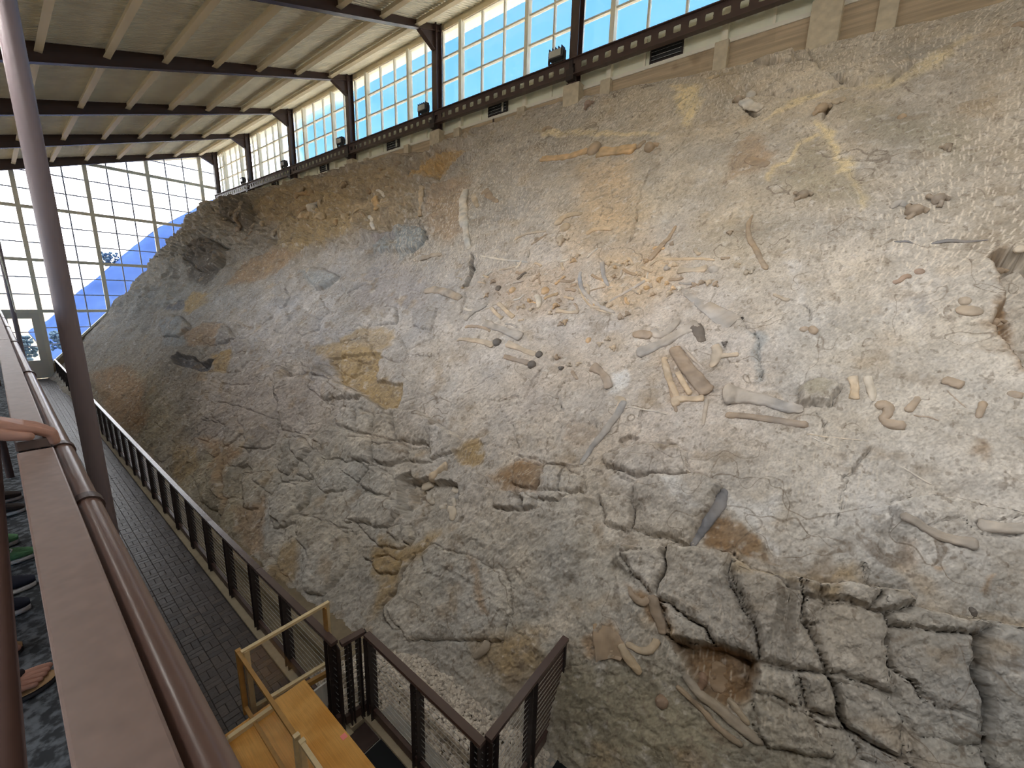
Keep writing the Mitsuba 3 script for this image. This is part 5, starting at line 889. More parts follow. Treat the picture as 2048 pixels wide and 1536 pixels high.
COL *= (1 + 0.16 * speck + 0.09 * rs.randn(*GS.shape))[..., None]
white = sst(0.42, 0.62, f2(GS * 5, GT * 5, 4, 95)) * sst(10, 6, GS)
COL = COL * (1 - 0.3 * white[..., None]) + np.array([.60, .57, .52]) * 0.3 * white[..., None]
COL = np.clip(COL, 0.03, 0.85)
XYZ = on_face(GS, GT, Hh)
# the foot stands steeper near the middle landing, the head rounds off onto the bench below the windows
foot = np.clip(-5.3 - GT, 0, 3) * sst(5.6, 3.8, GS)
XYZ[..., 0] += foot * 0.22
top_z = np.interp(GS, [-6, 0, 3, 9, 13, 17, 24, 33, 37, 40], [5.0, 5.5, 5.75, 6.3, 5.6, 5.9, 6.05, 6.1, 6.4, 6.45]) + 0.12 * f2(GS * 0.9, GT * 0, 4, 55)
over = XYZ[..., 2] - top_z; XYZ[..., 2] = top_z + np.where(over > 0, 0.10 * over, over)
def face_height(s, t):
    from scipy.ndimage import map_coordinates
    s, t = np.atleast_1d(s), np.atleast_1d(t)
    return map_coordinates(HS, [np.interp(s, ss, np.arange(len(ss))), np.interp(t, tt, np.arange(len(tt)))], order=1, mode='nearest')
def face_point(s, t):
    from scipy.ndimage import map_coordinates
    s, t = np.atleast_1d(s), np.atleast_1d(t); c = [np.interp(s, ss, np.arange(len(ss))), np.interp(t, tt, np.arange(len(tt)))]
    return np.stack([map_coordinates(XYZ[..., k], c, order=1, mode='nearest') for k in range(3)], -1)
from scipy.ndimage import gaussian_filter
HS = Hh
XYZ_SMOOTH = np.stack([gaussian_filter(XYZ[..., k], 3) for k in range(3)], -1)
nS, nT = GS.shape
idx = np.arange(nS * nT).reshape(nS, nT)
quads = np.stack([idx[:-1, :-1], idx[1:, :-1], idx[1:, 1:], idx[:-1, 1:]], -1).reshape(-1, 4)
pid = part_id[:-1, :-1].reshape(-1)
keep = (XYZ[:-1, :-1, 0].reshape(-1) < 12.36) & (GS[:-1, :-1].reshape(-1) < 39.44) & (GS[:-1, :-1].reshape(-1) > BACK_LIMIT)
quads, pid = quads[keep], pid[keep]
V, Cc = XYZ.reshape(-1, 3), COL.reshape(-1, 3)
e1, e2 = V[quads[0, 1]] - V[quads[0, 0]], V[quads[0, 2]] - V[quads[0, 0]]
flip = np.cross(e1, e2)[0] > 0
def submesh(q):
    if flip: q = q[:, ::-1]
    used, inv = np.unique(q, return_inverse=True); q = inv.reshape(q.shape)
    return trimesh.Trimesh(V[used], np.vstack([q[:, [0, 1, 2]], q[:, [0, 2, 3]]]), process=False), Cc[used]
rock_face = thing('rock_face', 'huge sloping sandstone quarry face with fossil bones, right of the walkway', 'rock face')
order = np.argsort(pid, kind='stable'); ids, starts = np.unique(pid[order], return_index=True); ends_ = np.append(starts[1:], len(order))
small = []
for i, a, b in zip(ids, starts, ends_):
    if i == 0 or b - a < 60: small.append(order[a:b]); continue
    m, c = submesh(quads[order[a:b]]); part(rock_face, 'slab' if i < 100000 else 'block', m, 'mat_rock', True, color=c)
m, c = submesh(quads[np.concatenate(small)]); part(rock_face, 'bedrock', m, 'mat_rock', True, color=c)

# ------------------------------------------------------------------ fossil bones
def smooth_path(p, r, n):
    from scipy.interpolate import PchipInterpolator
    p = np.asarray(p, float); u = np.append(0, np.cumsum(np.linalg.norm(np.diff(p, axis=0), axis=1))); u /= u[-1]; x = np.linspace(0, 1, n)
    return np.stack([PchipInterpolator(u, p[:, k])(x) for k in range(2)], -1), PchipInterpolator(u, r)(x)
def bone_colour(v, tone, seed, at):
    k = meshkit.fbm(v * 7.0, 4, seed) - 0.5; k2 = meshkit.fbm(v * 2.5 + 9, 2, seed) - 0.5
    i_, j_ = min(int(np.searchsorted(ss, at[0])), nS - 1), min(int(np.searchsorted(tt, at[1])), nT - 1); local = COL[max(i_ - 20, 0):i_ + 20, max(j_ - 20, 0):j_ + 20].mean((0, 1)); g = 0.45 if tone not in ('pale', 'slate', 'dark') else 0.15
    c = (np.array(TONE[tone]) * (1 - g) + local * g) * (1 + 0.9 * k[:, None]) * (1 + k2[:, None] * np.array([0.5, 0.3, 0.0]))
    return np.clip(c, 0.02, 0.8)
def bumpy(m, amp, freq, seed):
    v = np.array(m.vertices); nrm = np.array(m.vertex_normals)
    m.vertices = v + nrm * (amp * 2 * (meshkit.fbm(v * freq, 3, seed) - 0.5))[:, None]; return m
def bone_mesh(kind, pts, r, seed):
    rng = np.random.RandomState(seed)
    if kind in ('blob', 'vert'):
        (s, t), R = pts[0], max(r[0], 0.012) * (1.5 if r[0] < 0.06 else 1.0); c = face_point(s, t)[0]; ms = []
        def ball(cs, ct, ch, a, b, d, ang):
            k = trimesh.creation.icosphere(2 if R > 0.03 else 1, 1.0); v = np.array(k.vertices) * (a, b, d)
            v = np.stack([v[:, 0] * math.cos(ang) - v[:, 1] * math.sin(ang), v[:, 0] * math.sin(ang) + v[:, 1] * math.cos(ang), v[:, 2]], 1)
            k.vertices = c + (cs + v[:, :1]) * ROCK_ES + (ct + v[:, 1:2]) * ROCK_ET + (ch + v[:, 2:]) * ROCK_N; return bumpy(k, 0.16 * R, 1.6 / R, seed)
        if kind == 'blob':
            ms.append(ball(0, 0, 0.0 * R, R, R * rng.uniform(.75, 1), R * 0.75, rng.uniform(0, 3)))
        else:                                                         # a vertebra: body, neural arch, wing-like processes
            a0 = rng.uniform(0, 3.1)
            ms.append(ball(0, 0, 0.2 * R, 0.62 * R, 0.55 * R, 0.6 * R, a0))
            for q in range(rng.randint(2, 4)):
                an = a0 + q * 2.1 + rng.uniform(-.4, .4); L = R * rng.uniform(.7, 1.1)
                path = np.array([[0, 0], [math.cos(an) * L * .6, math.sin(an) * L * .6], [math.cos(an + .3) * L, math.sin(an + .3) * L]])
                p3 = c + path[:, :1] * ROCK_ES + path[:, 1:] * ROCK_ET + np.array([.3, .3, .05])[:, None] * R * ROCK_N
                ms.append(tube(p3, np.array([.30, .2, .26]) * R, 8, up=ROCK_N))
        m = cat(ms)
        return m
    n = max(12, min(80, int(np.sum(np.linalg.norm(np.diff(pts, axis=0), axis=1)) / 0.022)))
    p, w = smooth_path(pts, np.asarray(r, float), n); u = np.linspace(0, 1, n)
    c = face_point(p[:, 0], p[:, 1]); k = np.ones(5) / 5
    if n > 12:
        pad = np.pad(c, ((2, 2), (0, 0)), 'edge'); c = np.stack([np.convolve(pad[:, q], k, 'valid') for q in range(3)], -1)
    w = np.maximum(w, 0.006) * np.interp(u, [0, .04, .96, 1], [.55, 1, 1, .55] if kind != 'rib' else [.5, 1, 1, .4])
    lift = {'long': .30, 'rib': .28, 'paddle': .10}[kind]; flat = {'long': .72, 'rib': .68, 'paddle': .24}[kind] * (0.75 if max(w) > .07 else 1.0)
    m = tube(c + ROCK_N * (lift * w * flat)[:, None], w, 20 if w.max() > .03 else 10, flat=flat, up=ROCK_N)
    wm = float(np.median(w))
    if kind == 'long' and wm > .03:                                     # a shallow groove along the shaft
        v = np.array(m.vertices); q = np.arange(len(v) - 2) % 20; g = np.exp(-((q - 5) / 1.6) ** 2) * (wm * .30); v[:-2] -= ROCK_N * g[:, None]; m.vertices = v
    return bumpy(bumpy(m, 0.30 * wm, 0.45 / max(wm, 0.02), seed), 0.16 * wm, 1.5 / max(wm, 0.02), seed + 1)
rb = np.random.RandomState(21)
TW = dict(tan='tan', brown='brown', pale='pale', orange='orange', grey='grey')
for q in range(58):
    a_ = rb.uniform(0, 1); s0, t0 = 7.3 - 4.9 * a_ + rb.normal(0, .5), 1.15 - 1.0 * rb.uniform(0, 1) - .55 * (1 - a_) + rb.normal(0, .30); an, L = rb.uniform(-.9, .9) + (3.14 if q % 2 else 0), rb.uniform(.12, .40); cu = rb.uniform(-.6, .6)
    pts = [(s0 + L * k * math.cos(an + cu * k) - L / 2, t0 + L * k * math.sin(an + cu * k)) for k in (0, .5, 1)]; r0 = rb.uniform(.016, .034)
    tone = ('tan', 'tan', 'brown', 'pale', 'orange', 'grey')[rb.randint(6)]; where = ('left' if s0 > 5.6 else 'right' if s0 < 4.0 else 'middle') + (' upper' if t0 > 0.3 else ' lower')
    BONES.append((('rib', 'long')[q % 3 == 0], pts, [r0 * 1.4, r0, r0 * 1.3], tone, f'small {tone} sliver of bone in the {where} part of the crowded bone bed', f'small {tone} slivers, {where} bone bed'))
for q in range(28):
    s0, t0 = rb.uniform(14.5, 30.0), rb.uniform(3.2, 6.6); an, L = rb.uniform(0, 3.1), rb.uniform(.5, 1.2); r0 = rb.uniform(.10, .20)
    tone = ('brown', 'tan', 'greybrown')[q % 3]; nm = tone.replace('greybrown', 'grey brown'); where = 'nearer' if s0 < 21 else 'farther'
    pts = [(s0 + L * k * math.cos(an + k), t0 + L * k * math.sin(an + k)) for k in (-.5, 0, .5)]
    BONES.append(('vert' if q % 2 else 'long', [pts[1]] if q % 2 else pts, [r0 * 1.3, r0, r0 * 1.3], tone, f'{nm} bone among others in the {where} half of the ochre rock at upper left', f'{nm} bones, {where} ochre rock'))
for i, b in enumerate(BONES):
    kind, pts, r, tone, label = b[:5]
    m = bone_mesh(kind, pts, r, i); k = thing('fossil_bone', label, 'fossil bone', b[5] if len(b) > 5 else None)
    put(k, m, 'mat_bone', True, color=bone_colour(np.array(m.vertices), tone, i, pts[len(pts) // 2]))

# ------------------------------------------------------------------ building shell
def roof_z(x): return 6.54 + 0.302 * x                      # underside of the roof deck
def beam_z(x): return 5.89 + 0.3346 * x                     # underside of the main beams
def joist_z(x): return 6.22 + 0.3126 * x                    # underside of the joists
COLS_Y = [-5.15, 1.15, 7.45, 13.75, 20.05, 26.35, 32.7, 39.05]
FLOOR_Y, FLOOR_Z = [-7, 4, 8, 22, 39.6], [-5.48, -5.53, -5.58, -5.76, -5.92]
def floor_z(y): return float(np.interp(y, FLOOR_Y, FLOOR_Z))
END_Y, LEFT_X, BACK_Y, WIN_X = 39.5, -7.6, -6.9, 12.5

def strip(x0, x1, ys, zf, thick):
    """A floor strip that follows the ramp."""
    ms = []
    for a, b in zip(ys[:-1], ys[1:]):
        za, zb = zf(a), zf(b)
        v = [(x, y, z + dz) for dz in (-thick, 0) for (x, y, z) in ((x0, a, za), (x1, a, za), (x1, b, zb), (x0, b, zb))]
        f = [(0, 2, 1), (0, 3, 2), (4, 5, 6), (4, 6, 7), (0, 1, 5), (0, 5, 4), (1, 2, 6), (1, 6, 5), (2, 3, 7), (2, 7, 6), (3, 0, 4), (3, 4, 7)]
        ms.append(trimesh.Trimesh(v, f, process=False))
    return cat(ms)
YS = [BACK_Y, -3, 0, 4, 8, 15, 22, 30, END_Y]
floor = structure('floor', 'lower walkway paved with dark brown pavers')
part(floor, 'bedding', strip(-1.6, 1.90, YS, lambda y: floor_z(y) - 0.010, 0.2), 'mat_grout')
part(floor, 'curb', strip(1.90, 2.09, [4.05, 8, 15, 22, 30, END_Y], lambda y: floor_z(y) + 0.02, 0.25), 'mat_curb', label='tan concrete curb under the railing')
part(floor, 'landing', strip(1.90, 2.62, [BACK_Y, 0, 2.1, 4.02], lambda y: floor_z(y) - 0.01, 0.2), 'mat_slab')
part(floor, 'curb', box(2.27, 2.44, 2.02, 4.18, -5.56, -5.49), 'mat_curb')
part(floor, 'curb', box(2.09, 2.44, 4.10, 4.26, -5.57, -5.49), 'mat_curb')
part(floor, 'landing', box(2.62, 3.75, -2.0, 2.10, -5.75, -5.54), 'mat_slab')
# pavers in a basket weave; the 300 that show largest are single parts
rng = random.Random(3)
pav, PW = [], 0.198
y = 3.2; row = 0
while y < 39.3:
    for c in range(11):
        x0 = 1.885 - PW * (c + 1)
        for q in (0, 1):
            if (c + row) % 2: a = (x0 + q * PW / 2, x0 + (q + 1) * PW / 2, y, y + PW)
            else: a = (x0, x0 + PW, y + q * PW / 2, y + (q + 1) * PW / 2)
            pav.append(a)
    y += PW; row += 1
def paver(a):
    g, b, d = 0.0025, 0.004, rng.uniform(-.003, .002)
    x0, x1, y0, y1 = a[0] + g, a[1] - g, a[2] + g, a[3] - g; z0 = floor_z(y0) + d; z1 = floor_z(y1) + d + rng.uniform(-.002, .002)
    lo = [(x0, y0, z0 - .03), (x1, y0, z0 - .03), (x1, y1, z1 - .03), (x0, y1, z1 - .03)]
    md = [(x0, y0, z0 - b), (x1, y0, z0 - b), (x1, y1, z1 - b), (x0, y1, z1 - b)]
    hi = [(x0 + b, y0 + b, z0), (x1 - b, y0 + b, z0), (x1 - b, y1 - b, z1), (x0 + b, y1 - b, z1)]
    f = [(8, 9, 10), (8, 10, 11)]
    for k in range(4):
        n = (k + 1) % 4; f += [(k, n, 4 + n), (k, 4 + n, 4 + k), (4 + k, 4 + n, 8 + n), (4 + k, 8 + n, 8 + k)]
    return trimesh.Trimesh(lo + md + hi, f, process=False)
def pix(p):
    c = np.array([RIGHT @ p, DOWN @ p, AHEAD @ p]); return (1024 + FOCAL * c[0] / c[2], 768 + FOCAL * c[1] / c[2]) if c[2] > 0.1 else (-1, -1)
def seen(a):
    p = np.array([(a[0] + a[1]) / 2, (a[2] + a[3]) / 2, floor_z(a[2])])
    return p[1] > 4.9 and p[0] > 0.24 * (p[1] / 5.5) * 0.9 - 0.02 * p[1] and p[0] < 1.9
near = sorted([a for a in pav if seen(a)], key=lambda a: a[2])[:300]; nearset = set(near)
for a in near: part(floor, 'paver', paver(a), f'mat_paver_{rng.choice((0, 0, 1, 2))}')
rest = [a for a in pav if a not in nearset]
k = part(floor, 'paver_field', cat([paver(a) for a in rest]), 'mat_paver_0'); labels[k] = {'kind': 'stuff'}

# ceiling: deck, beams, joists
ceiling = structure('ceiling', 'sloping pale roof deck on beige joists and dark brown beams')
def deck_bay(y0, y1):
    ys_, zs = [], []
    y = y0
    while y < y1 - 1e-6:
        for dy, dz in ((0, 0), (0.05, 0), (0.065, 0.03), (0.13, 0.03)):
            if y + dy < y1: ys_.append(y + dy); zs.append(dz)
        y += 0.145
    ys_.append(y1); zs.append(0); ys_, zs = np.array(ys_), np.array(zs); v, f = [], []
    for x in (LEFT_X - 1.2, WIN_X + 0.12): v += [(x, a, roof_z(x) + b) for a, b in zip(ys_, zs)]
    for x in (LEFT_X - 1.2, WIN_X + 0.12): v += [(x, a, roof_z(x) + 0.12) for a in (y0, y1)]
    n = len(ys_)
    for i in range(n - 1): f += [(i, i + 1, n + i + 1), (i, n + i + 1, n + i)]
    b = 2 * n; f += [(b, b + 2, b + 3), (b, b + 3, b + 1)]
    return trimesh.Trimesh(v, f, process=False)
bays = list(zip(COLS_Y[:-1], COLS_Y[1:]))
for y0, y1 in [(BACK_Y, COLS_Y[0])] + bays + [(COLS_Y[-1], END_Y + 2.4)]: part(ceiling, 'deck_panel', deck_bay(y0, y1), 'mat_deck')  # last panel runs on past the end wall, added to block the sun
def prism_xz(profile, y0, y1): return extrude(Polygon(profile), y1 - y0, (0, y1, 0), (1, 0, 0), (0, 0, 1))
for y in COLS_Y:
    xa, xb, w = LEFT_X, 12.30, 0.011
    web = prism_xz([(xa, beam_z(xa)), (xb, beam_z(xb)), (xb, roof_z(xb) - 0.01), (xa, roof_z(xa) - 0.01)], y - w, y + w)
    lo = prism_xz([(xa, beam_z(xa)), (xb, beam_z(xb)), (xb, beam_z(xb) + 0.022), (xa, beam_z(xa) + 0.022)], y - 0.11, y + 0.11)
    k = part(ceiling, 'beam', web, 'mat_brown_steel'); part(k, 'flange', lo, 'mat_brown_steel') if False else part(ceiling, 'beam_flange', lo, 'mat_brown_steel')
joist_x = [-5.78 - 1.55, -5.78, -4.23, -2.68, -1.13, 0.42, 1.97, 3.52, 5.06, 6.60, 8.13, 9.70, 11.22]
for y0, y1 in bays:
    for x in joist_x:
        z0, z1 = joist_z(x), roof_z(x) - 0.004
        prof = unary_union([sbox(x - 0.008, z0, x + 0.008, z1), sbox(x - 0.085, z0, x + 0.085, z0 + 0.02)])
        part(ceiling, 'joist', extrude(prof, y1 - y0 - 0.03, (0, y1 - 0.015, 0), (1, 0, 0), (0, 0, 1)), 'mat_purlin')
part(ceiling, 'overhang', extrude(Polygon([(WIN_X + 0.12, 10.36), (13.9, 10.77), (13.9, 11.03), (WIN_X + 0.12, 10.62)]), END_Y + 2 - BACK_Y, (0, END_Y + 2, 0), (1, 0, 0), (0, 0, 1)), 'mat_white_trim')

# clerestory side: concrete upstand, panel, windows
wall_right = structure('wall_right', 'board-formed concrete upstand above the rock, below the clerestory')
part(wall_right, 'upstand', box(12.34, 12.75, BACK_Y, END_Y + 0.3, 2.5, 6.36), 'mat_concrete')
part(wall_right, 'sill', box(12.30, 12.60, BACK_Y, END_Y, 6.36, 6.45), 'mat_white_trim')
part(wall_right, 'panel', box(WIN_X, WIN_X + 0.1, BACK_Y, END_Y, 6.45, 7.36), 'mat_panel')
part(wall_right, 'header', box(12.40, WIN_X + 0.12, BACK_Y, END_Y, 10.08, 10.36), 'mat_purlin')
part(wall_right, 'header', box(12.30, WIN_X + 0.12, BACK_Y, END_Y, 10.36, 10.42), 'mat_brown_steel')
for y in COLS_Y: part(wall_right, 'pier', rbox(12.02, 12.36, y - 0.28, y + 0.28, 3.0, 6.50, .015), 'mat_pier')
post_y = [6.38 + 3.135 * k for k in range(-4, 12)]
for y in post_y[:-1]: part(wall_right, 'pilaster', rbox(12.18, 12.36, y - 0.16, y + 0.16, 3.0, 6.40, .012), 'mat_pier')
Z_ROWS = [7.42, 8.30, 9.17, 10.06]
for i, (ya, yb) in enumerate(zip(post_y[:-1], post_y[1:])):
    yb = min(yb, END_Y - 0.05)
    w = structure(f'window_{i + 1}', None)
    part(w, 'post', box(12.36, WIN_X + 0.06, ya - 0.07, ya + 0.07, 6.45, 10.10), 'mat_window_frame')
    part(w, 'frame', cat([box(WIN_X - 0.06, WIN_X + 0.06, ya, yb, Z_ROWS[0] - 0.07, Z_ROWS[0]), box(WIN_X - 0.06, WIN_X + 0.06, ya, yb, Z_ROWS[-1], Z_ROWS[-1] + 0.05)]), 'mat_window_frame')
    pw = (yb - ya) / 3
    for j in (1, 2): part(w, 'mullion', box(WIN_X - 0.05, WIN_X + 0.05, ya + j * pw - 0.03, ya + j * pw + 0.03, 6.5, Z_ROWS[-1]), 'mat_window_frame')
    for z in Z_ROWS[1:-1]: part(w, 'transom', box(WIN_X - 0.06, WIN_X + 0.05, ya + 0.07, yb - 0.07, z - 0.03, z + 0.03), 'mat_window_frame')
    for j in range(3):
        for z0, z1 in zip(Z_ROWS[:-1], Z_ROWS[1:]):
            part(w, 'pane', sheet(sbox(ya + j * pw + 0.02, z0 + 0.02, ya + (j + 1) * pw - 0.02, z1 - 0.02), (WIN_X + 0.02, 0, 0), (0, 1, 0), (0, 0, 1)), 'mat_glass')
vent_y = [-1.5, 4.72, 10.77, 17.05, 23.3, 29.6, 35.9]
for i, y in enumerate(vent_y):
    t = thing('louver_vent', ('metal louver vent low on the clerestory wall, ' + ['', 'nearest the right of the photo', 'second from the right of the photo', 'third from the right of the photo', 'fourth from the right of the photo', 'second from the far end wall', 'nearest the far end wall'][i]) if i else 'metal louver vent on the clerestory wall beyond the right edge', 'vent')
    part(t, 'frame', cat([box(12.42, 12.50, y - .45, y + .45, 6.52, 6.56), box(12.42, 12.50, y - .45, y + .45, 6.96, 7.0), box(12.42, 12.50, y - .45, y - .41, 6.56, 6.96), box(12.42, 12.50, y + .41, y + .45, 6.56, 6.96)]), 'mat_dark_steel')
    part(t, 'backing', box(12.485, 12.499, y - .41, y + .41, 6.56, 6.96), 'mat_lamp')
    for q in range(4): part(t, 'slat', bar((12.45, y - .41, 6.61 + q * .1), (12.45, y + .41, 6.61 + q * .1), .09, .008, up=(-.6, 0, 1)), 'mat_aluminium')
t = thing('conduit_pipe', 'thin dark red pipe standing against the concrete upstand', 'pipe'); part(t, 'pipe', tube([(12.30, 10.85, 5.3), (12.30, 10.85, 6.36)], 0.025, 8), 'mat_brown_steel')

# steel columns with knee brackets
ORD = ['', '', 'nearest the camera', 'second from the camera', 'third from the camera', 'fourth from the camera', 'fifth from the camera', 'in the far corner beside the end wall']
for i, y in enumerate(COLS_Y):
    if i < 1: continue
    t = thing('steel_column', f'dark brown steel column along the clerestory windows, {ORD[i]}' if i > 1 else 'dark brown steel column along the clerestory, above the right edge of the photo', 'column', None)
    x0, x1 = 12.06, 12.34
    part(t, 'shaft', cat([box(x0, x0 + .02, y - .14, y + .14, 6.5, beam_z(12.2) + .3), box(x1 - .02, x1, y - .14, y + .14, 6.5, beam_z(12.2) + .3), box(x0, x1, y - .008, y + .008, 6.5, beam_z(12.2) + .3)]), 'mat_brown_steel')
    part(t, 'knee_bracket', cat([extrude(Polygon([(x0, 9.3), (x0, beam_z(x0)), (x0 - .75, beam_z(x0 - .75))]), .02, (0, y + .01, 0), (1, 0, 0), (0, 0, 1)), bar((x0 - .01, y, 9.3), (x0 - .75, y, beam_z(x0 - .75)), .2, .02, up=(1, 0, 1))]), 'mat_brown_steel')
    part(t, 'base_plate', box(12.03, 12.35, y - .17, y + .17, 6.50, 6.53), 'mat_brown_steel')
    part(t, 'foot_bracket', cat([box(11.9, 12.06, y - .13, y + .13, 6.55, 6.85), ]), 'mat_dark_steel')

# castellated catwalk beam along the clerestory
beam = thing('castellated_beam', 'long dark brown beam with a row of rounded holes, running under the clerestory windows', 'beam')
y0, y1, z0, z1 = -3.0, 39.2, 6.68, 7.12
web = sbox(y0, z0, y1, z1); holes = []
y = y0 + 0.3
while y < y1 - 0.3:
    holes.append(sbox(y, z0 + 0.15, y + 0.19, z1 - 0.13).buffer(-0.03).buffer(0.03, 3)); y += 0.385
part(beam, 'web', extrude(web.difference(unary_union(holes)), 0.014, (11.98, 0, 0), (0, 1, 0), (0, 0, 1)), 'mat_brown_steel')
part(beam, 'flange', box(11.90, 12.08, y0, y1, z1 - .012, z1 + .012), 'mat_brown_steel'); part(beam, 'flange', box(11.90, 12.08, y0, y1, z0 - .012, z0 + .012), 'mat_brown_steel')
for i, y in enumerate(COLS_Y[1:]):
    part(beam, 'hanger', box(11.95, 12.1, y - .06, y + .06, z0, z1), 'mat_dark_steel')
# floodlights standing on the beam beside the columns
for i, y in enumerate(COLS_Y[2:-1]):
    t = thing('floodlight', f'black floodlight on top of the castellated beam, {["nearest the camera", "second from the camera", "third from the camera", "fourth from the camera", "fifth from the camera"][i]}', 'floodlight')
    yy = y + .48; c = np.array([11.9, yy, 7.36])
    part(t, 'housing', cat([rbox(11.78, 12.02, yy - .26, yy + .26, 7.22, 7.46, .04)] + [box(11.80, 12.0, yy - .22 + .11 * q, yy - .20 + .11 * q, 7.46, 7.52) for q in range(5)]), 'mat_lamp')
    part(t, 'reflector', box(11.765, 11.782, yy - .21, yy + .21, 7.25, 7.43), 'mat_reflector')
    part(t, 'yoke', cat([box(11.86, 11.94, yy - .30, yy - .27, 7.13, 7.40), box(11.86, 11.94, yy + .27, yy + .30, 7.13, 7.40), box(11.86, 11.94, yy - .30, yy + .30, 7.13, 7.15)]), 'mat_lamp')

# far end wall: glazing over a stepped concrete upstand that follows the rock
wall_far = structure('wall_far', 'far end wall of glass panes')
RL = [(LEFT_X, roof_z(LEFT_X)), (12.6, roof_z(12.6))]
sill_line = [(LEFT_X, -5.95), (1.86, -5.95), (1.93, -4.95), (4.93, -1.72), (8.08, 1.70), (11.2, 6.0), (12.5, 6.6)]
glaz = Polygon(sill_line + [(12.5, roof_z(12.5)), (LEFT_X, roof_z(LEFT_X))])
part(wall_far, 'upstand', extrude(Polygon([(1.86, -6.3), (1.86, -5.95), (1.93, -4.95), (4.93, -1.72), (8.08, 1.70), (11.2, 6.0), (12.5, 6.6), (12.9, 6.6), (12.9, -6.3)]), .35, (0, END_Y + .35, 0), (1, 0, 0), (0, 0, 1)), 'mat_concrete')
def eb(poly, dep=.12, m='mat_window_frame', name='frame'):
    g = poly.intersection(glaz)
    if g.is_empty or g.area < 1e-4: return
    mm = extrude(g, dep, (0, END_Y + dep / 2, 0), (1, 0, 0), (0, 0, 1))
    if mm is not None: part(WF, name, mm, m)
WF = structure('window_30', 'tall end window of square panes between beige posts')
posts = [1.84 + 3.145 * k for k in range(-3, 4)] + [12.42]
zt = [-1.65, 1.48, 4.60, 7.72]
for x in posts: eb(sbox(x - .10, -6, x + .10, 11), .2, name='post')
for z in zt: eb(sbox(LEFT_X, z - .09, 12.5, z + .09), .16, name='transom')
for a, b in zip(posts[:-1], posts[1:]):
    for q in (1, 2):
        if b - a > 2: eb(sbox(a + (b - a) * q / 3 - .03, -1.6 if a < 1.5 else -6, a + (b - a) * q / 3 + .03, 11), .06, 'mat_window_bar', 'glazing_bar')
zb = []
for z in [zt[0] - 3.13] + zt: zb += [z + 1.04, z + 2.08]
for z in zb: eb(sbox(LEFT_X if z > -1.6 else 1.9, z - .027, 12.5, z + .027), .06, 'mat_window_bar', 'glazing_bar')
for (xa, za), (xb, zb_) in zip(sill_line[2:-1], sill_line[3:]): part(WF, 'sill', bar((xa, END_Y, za), (xb, END_Y, zb_), .22, .10), 'mat_window_frame')
part(WF, 'head', bar((LEFT_X, END_Y, roof_z(LEFT_X) - .1), (12.5, END_Y, roof_z(12.5) - .1), .2, .12), 'mat_brown_steel')
xs = []
for a, b in zip(posts[:-1], posts[1:]): xs += [a + (b - a) * q / 3 for q in range(3)] if b - a > 2 else [a]
xs = sorted(set(xs + [12.42])); zs = sorted([-4.78] + zt + zb + [10.3])
for a, b in zip(xs[:-1], xs[1:]):
    for c, d in zip(zs[:-1], zs[1:]):
        if a < 1.8 and d < -1.5: continue
        g = sbox(a, c, b, d).intersection(glaz).buffer(-.012)
        if g.is_empty or g.geom_type != 'Polygon' or g.area < .02: continue
        part(WF, 'pane', sheet(g, (0, END_Y, 0), (1, 0, 0), (0, 0, 1)), 'mat_glass')
door = structure('door_1', 'pale glazed door at the far end of the walkway')
dz = -5.90
part(door, 'leaf', cat([box(.30, .46, END_Y - .04, END_Y + .04, dz, -1.74), box(1.42, 1.60, END_Y - .04, END_Y + .04, dz, -1.74), box(.46, 1.42, END_Y - .04, END_Y + .04, -2.10, -1.74), box(.46, 1.42, END_Y - .04, END_Y + .04, dz, -4.75)]), 'mat_white_trim')
for z in (-2.95, -3.85): part(door, 'glazing_bar', box(.46, 1.42, END_Y - .02, END_Y + .02, z - .025, z + .025), 'mat_window_bar')
for a, b in ((-4.75, -3.87), (-3.83, -2.97), (-2.93, -2.10)): part(door, 'pane', sheet(sbox(.46, a, 1.42, b), (0, END_Y, 0), (1, 0, 0), (0, 0, 1)), 'mat_glass')
part(door, 'jamb', box(1.60, 1.76, END_Y - .08, END_Y + .08, dz, -1.72), 'mat_white_trim'); part(door, 'jamb', box(.16, .30, END_Y - .08, END_Y + .08, dz, -1.72), 'mat_white_trim')
part(wall_far, 'infill', box(LEFT_X, .16, END_Y - .05, END_Y + .1, -6.0, -1.72), 'mat_plain_wall')

# window wall on the visitors' side, back wall
wall_left = structure('wall_left', 'window wall on the visitor side')
part(wall_left, 'upstand', box(LEFT_X - .2, LEFT_X, BACK_Y, END_Y, -6.0, -0.6), 'mat_plain_wall')
wl = structure('window_40', 'long window wall on the visitor side')
yy = [BACK_Y + (END_Y - BACK_Y) * k / 15 for k in range(16)]
for a in yy: part(wl, 'post', box(LEFT_X - .15, LEFT_X, a - .07, a + .07, -0.6, roof_z(LEFT_X)), 'mat_window_frame')
for z in (-.6, 1.0, 2.6): part(wl, 'transom', box(LEFT_X - .12, LEFT_X - .02, BACK_Y, END_Y, z - .04, z + .04), 'mat_window_frame')
for a, b in zip(yy[:-1], yy[1:]):
    for c, d in ((-.6, 1.0), (1.0, 2.6), (2.6, roof_z(LEFT_X) - .05)): part(wl, 'pane', sheet(sbox(a + .07, c, b - .07, d), (LEFT_X - .08, 0, 0), (0, 1, 0), (0, 0, 1)), 'mat_glass')
wall_back = structure('wall_back', 'plain wall behind the camera')
part(wall_back, 'infill', extrude(Polygon([(LEFT_X - .2, -6), (12.7, -6), (12.7, roof_z(12.7)), (LEFT_X - .2, roof_z(LEFT_X))]), .2, (0, BACK_Y, 0), (1, 0, 0), (0, 0, 1)), 'mat_plain_wall')

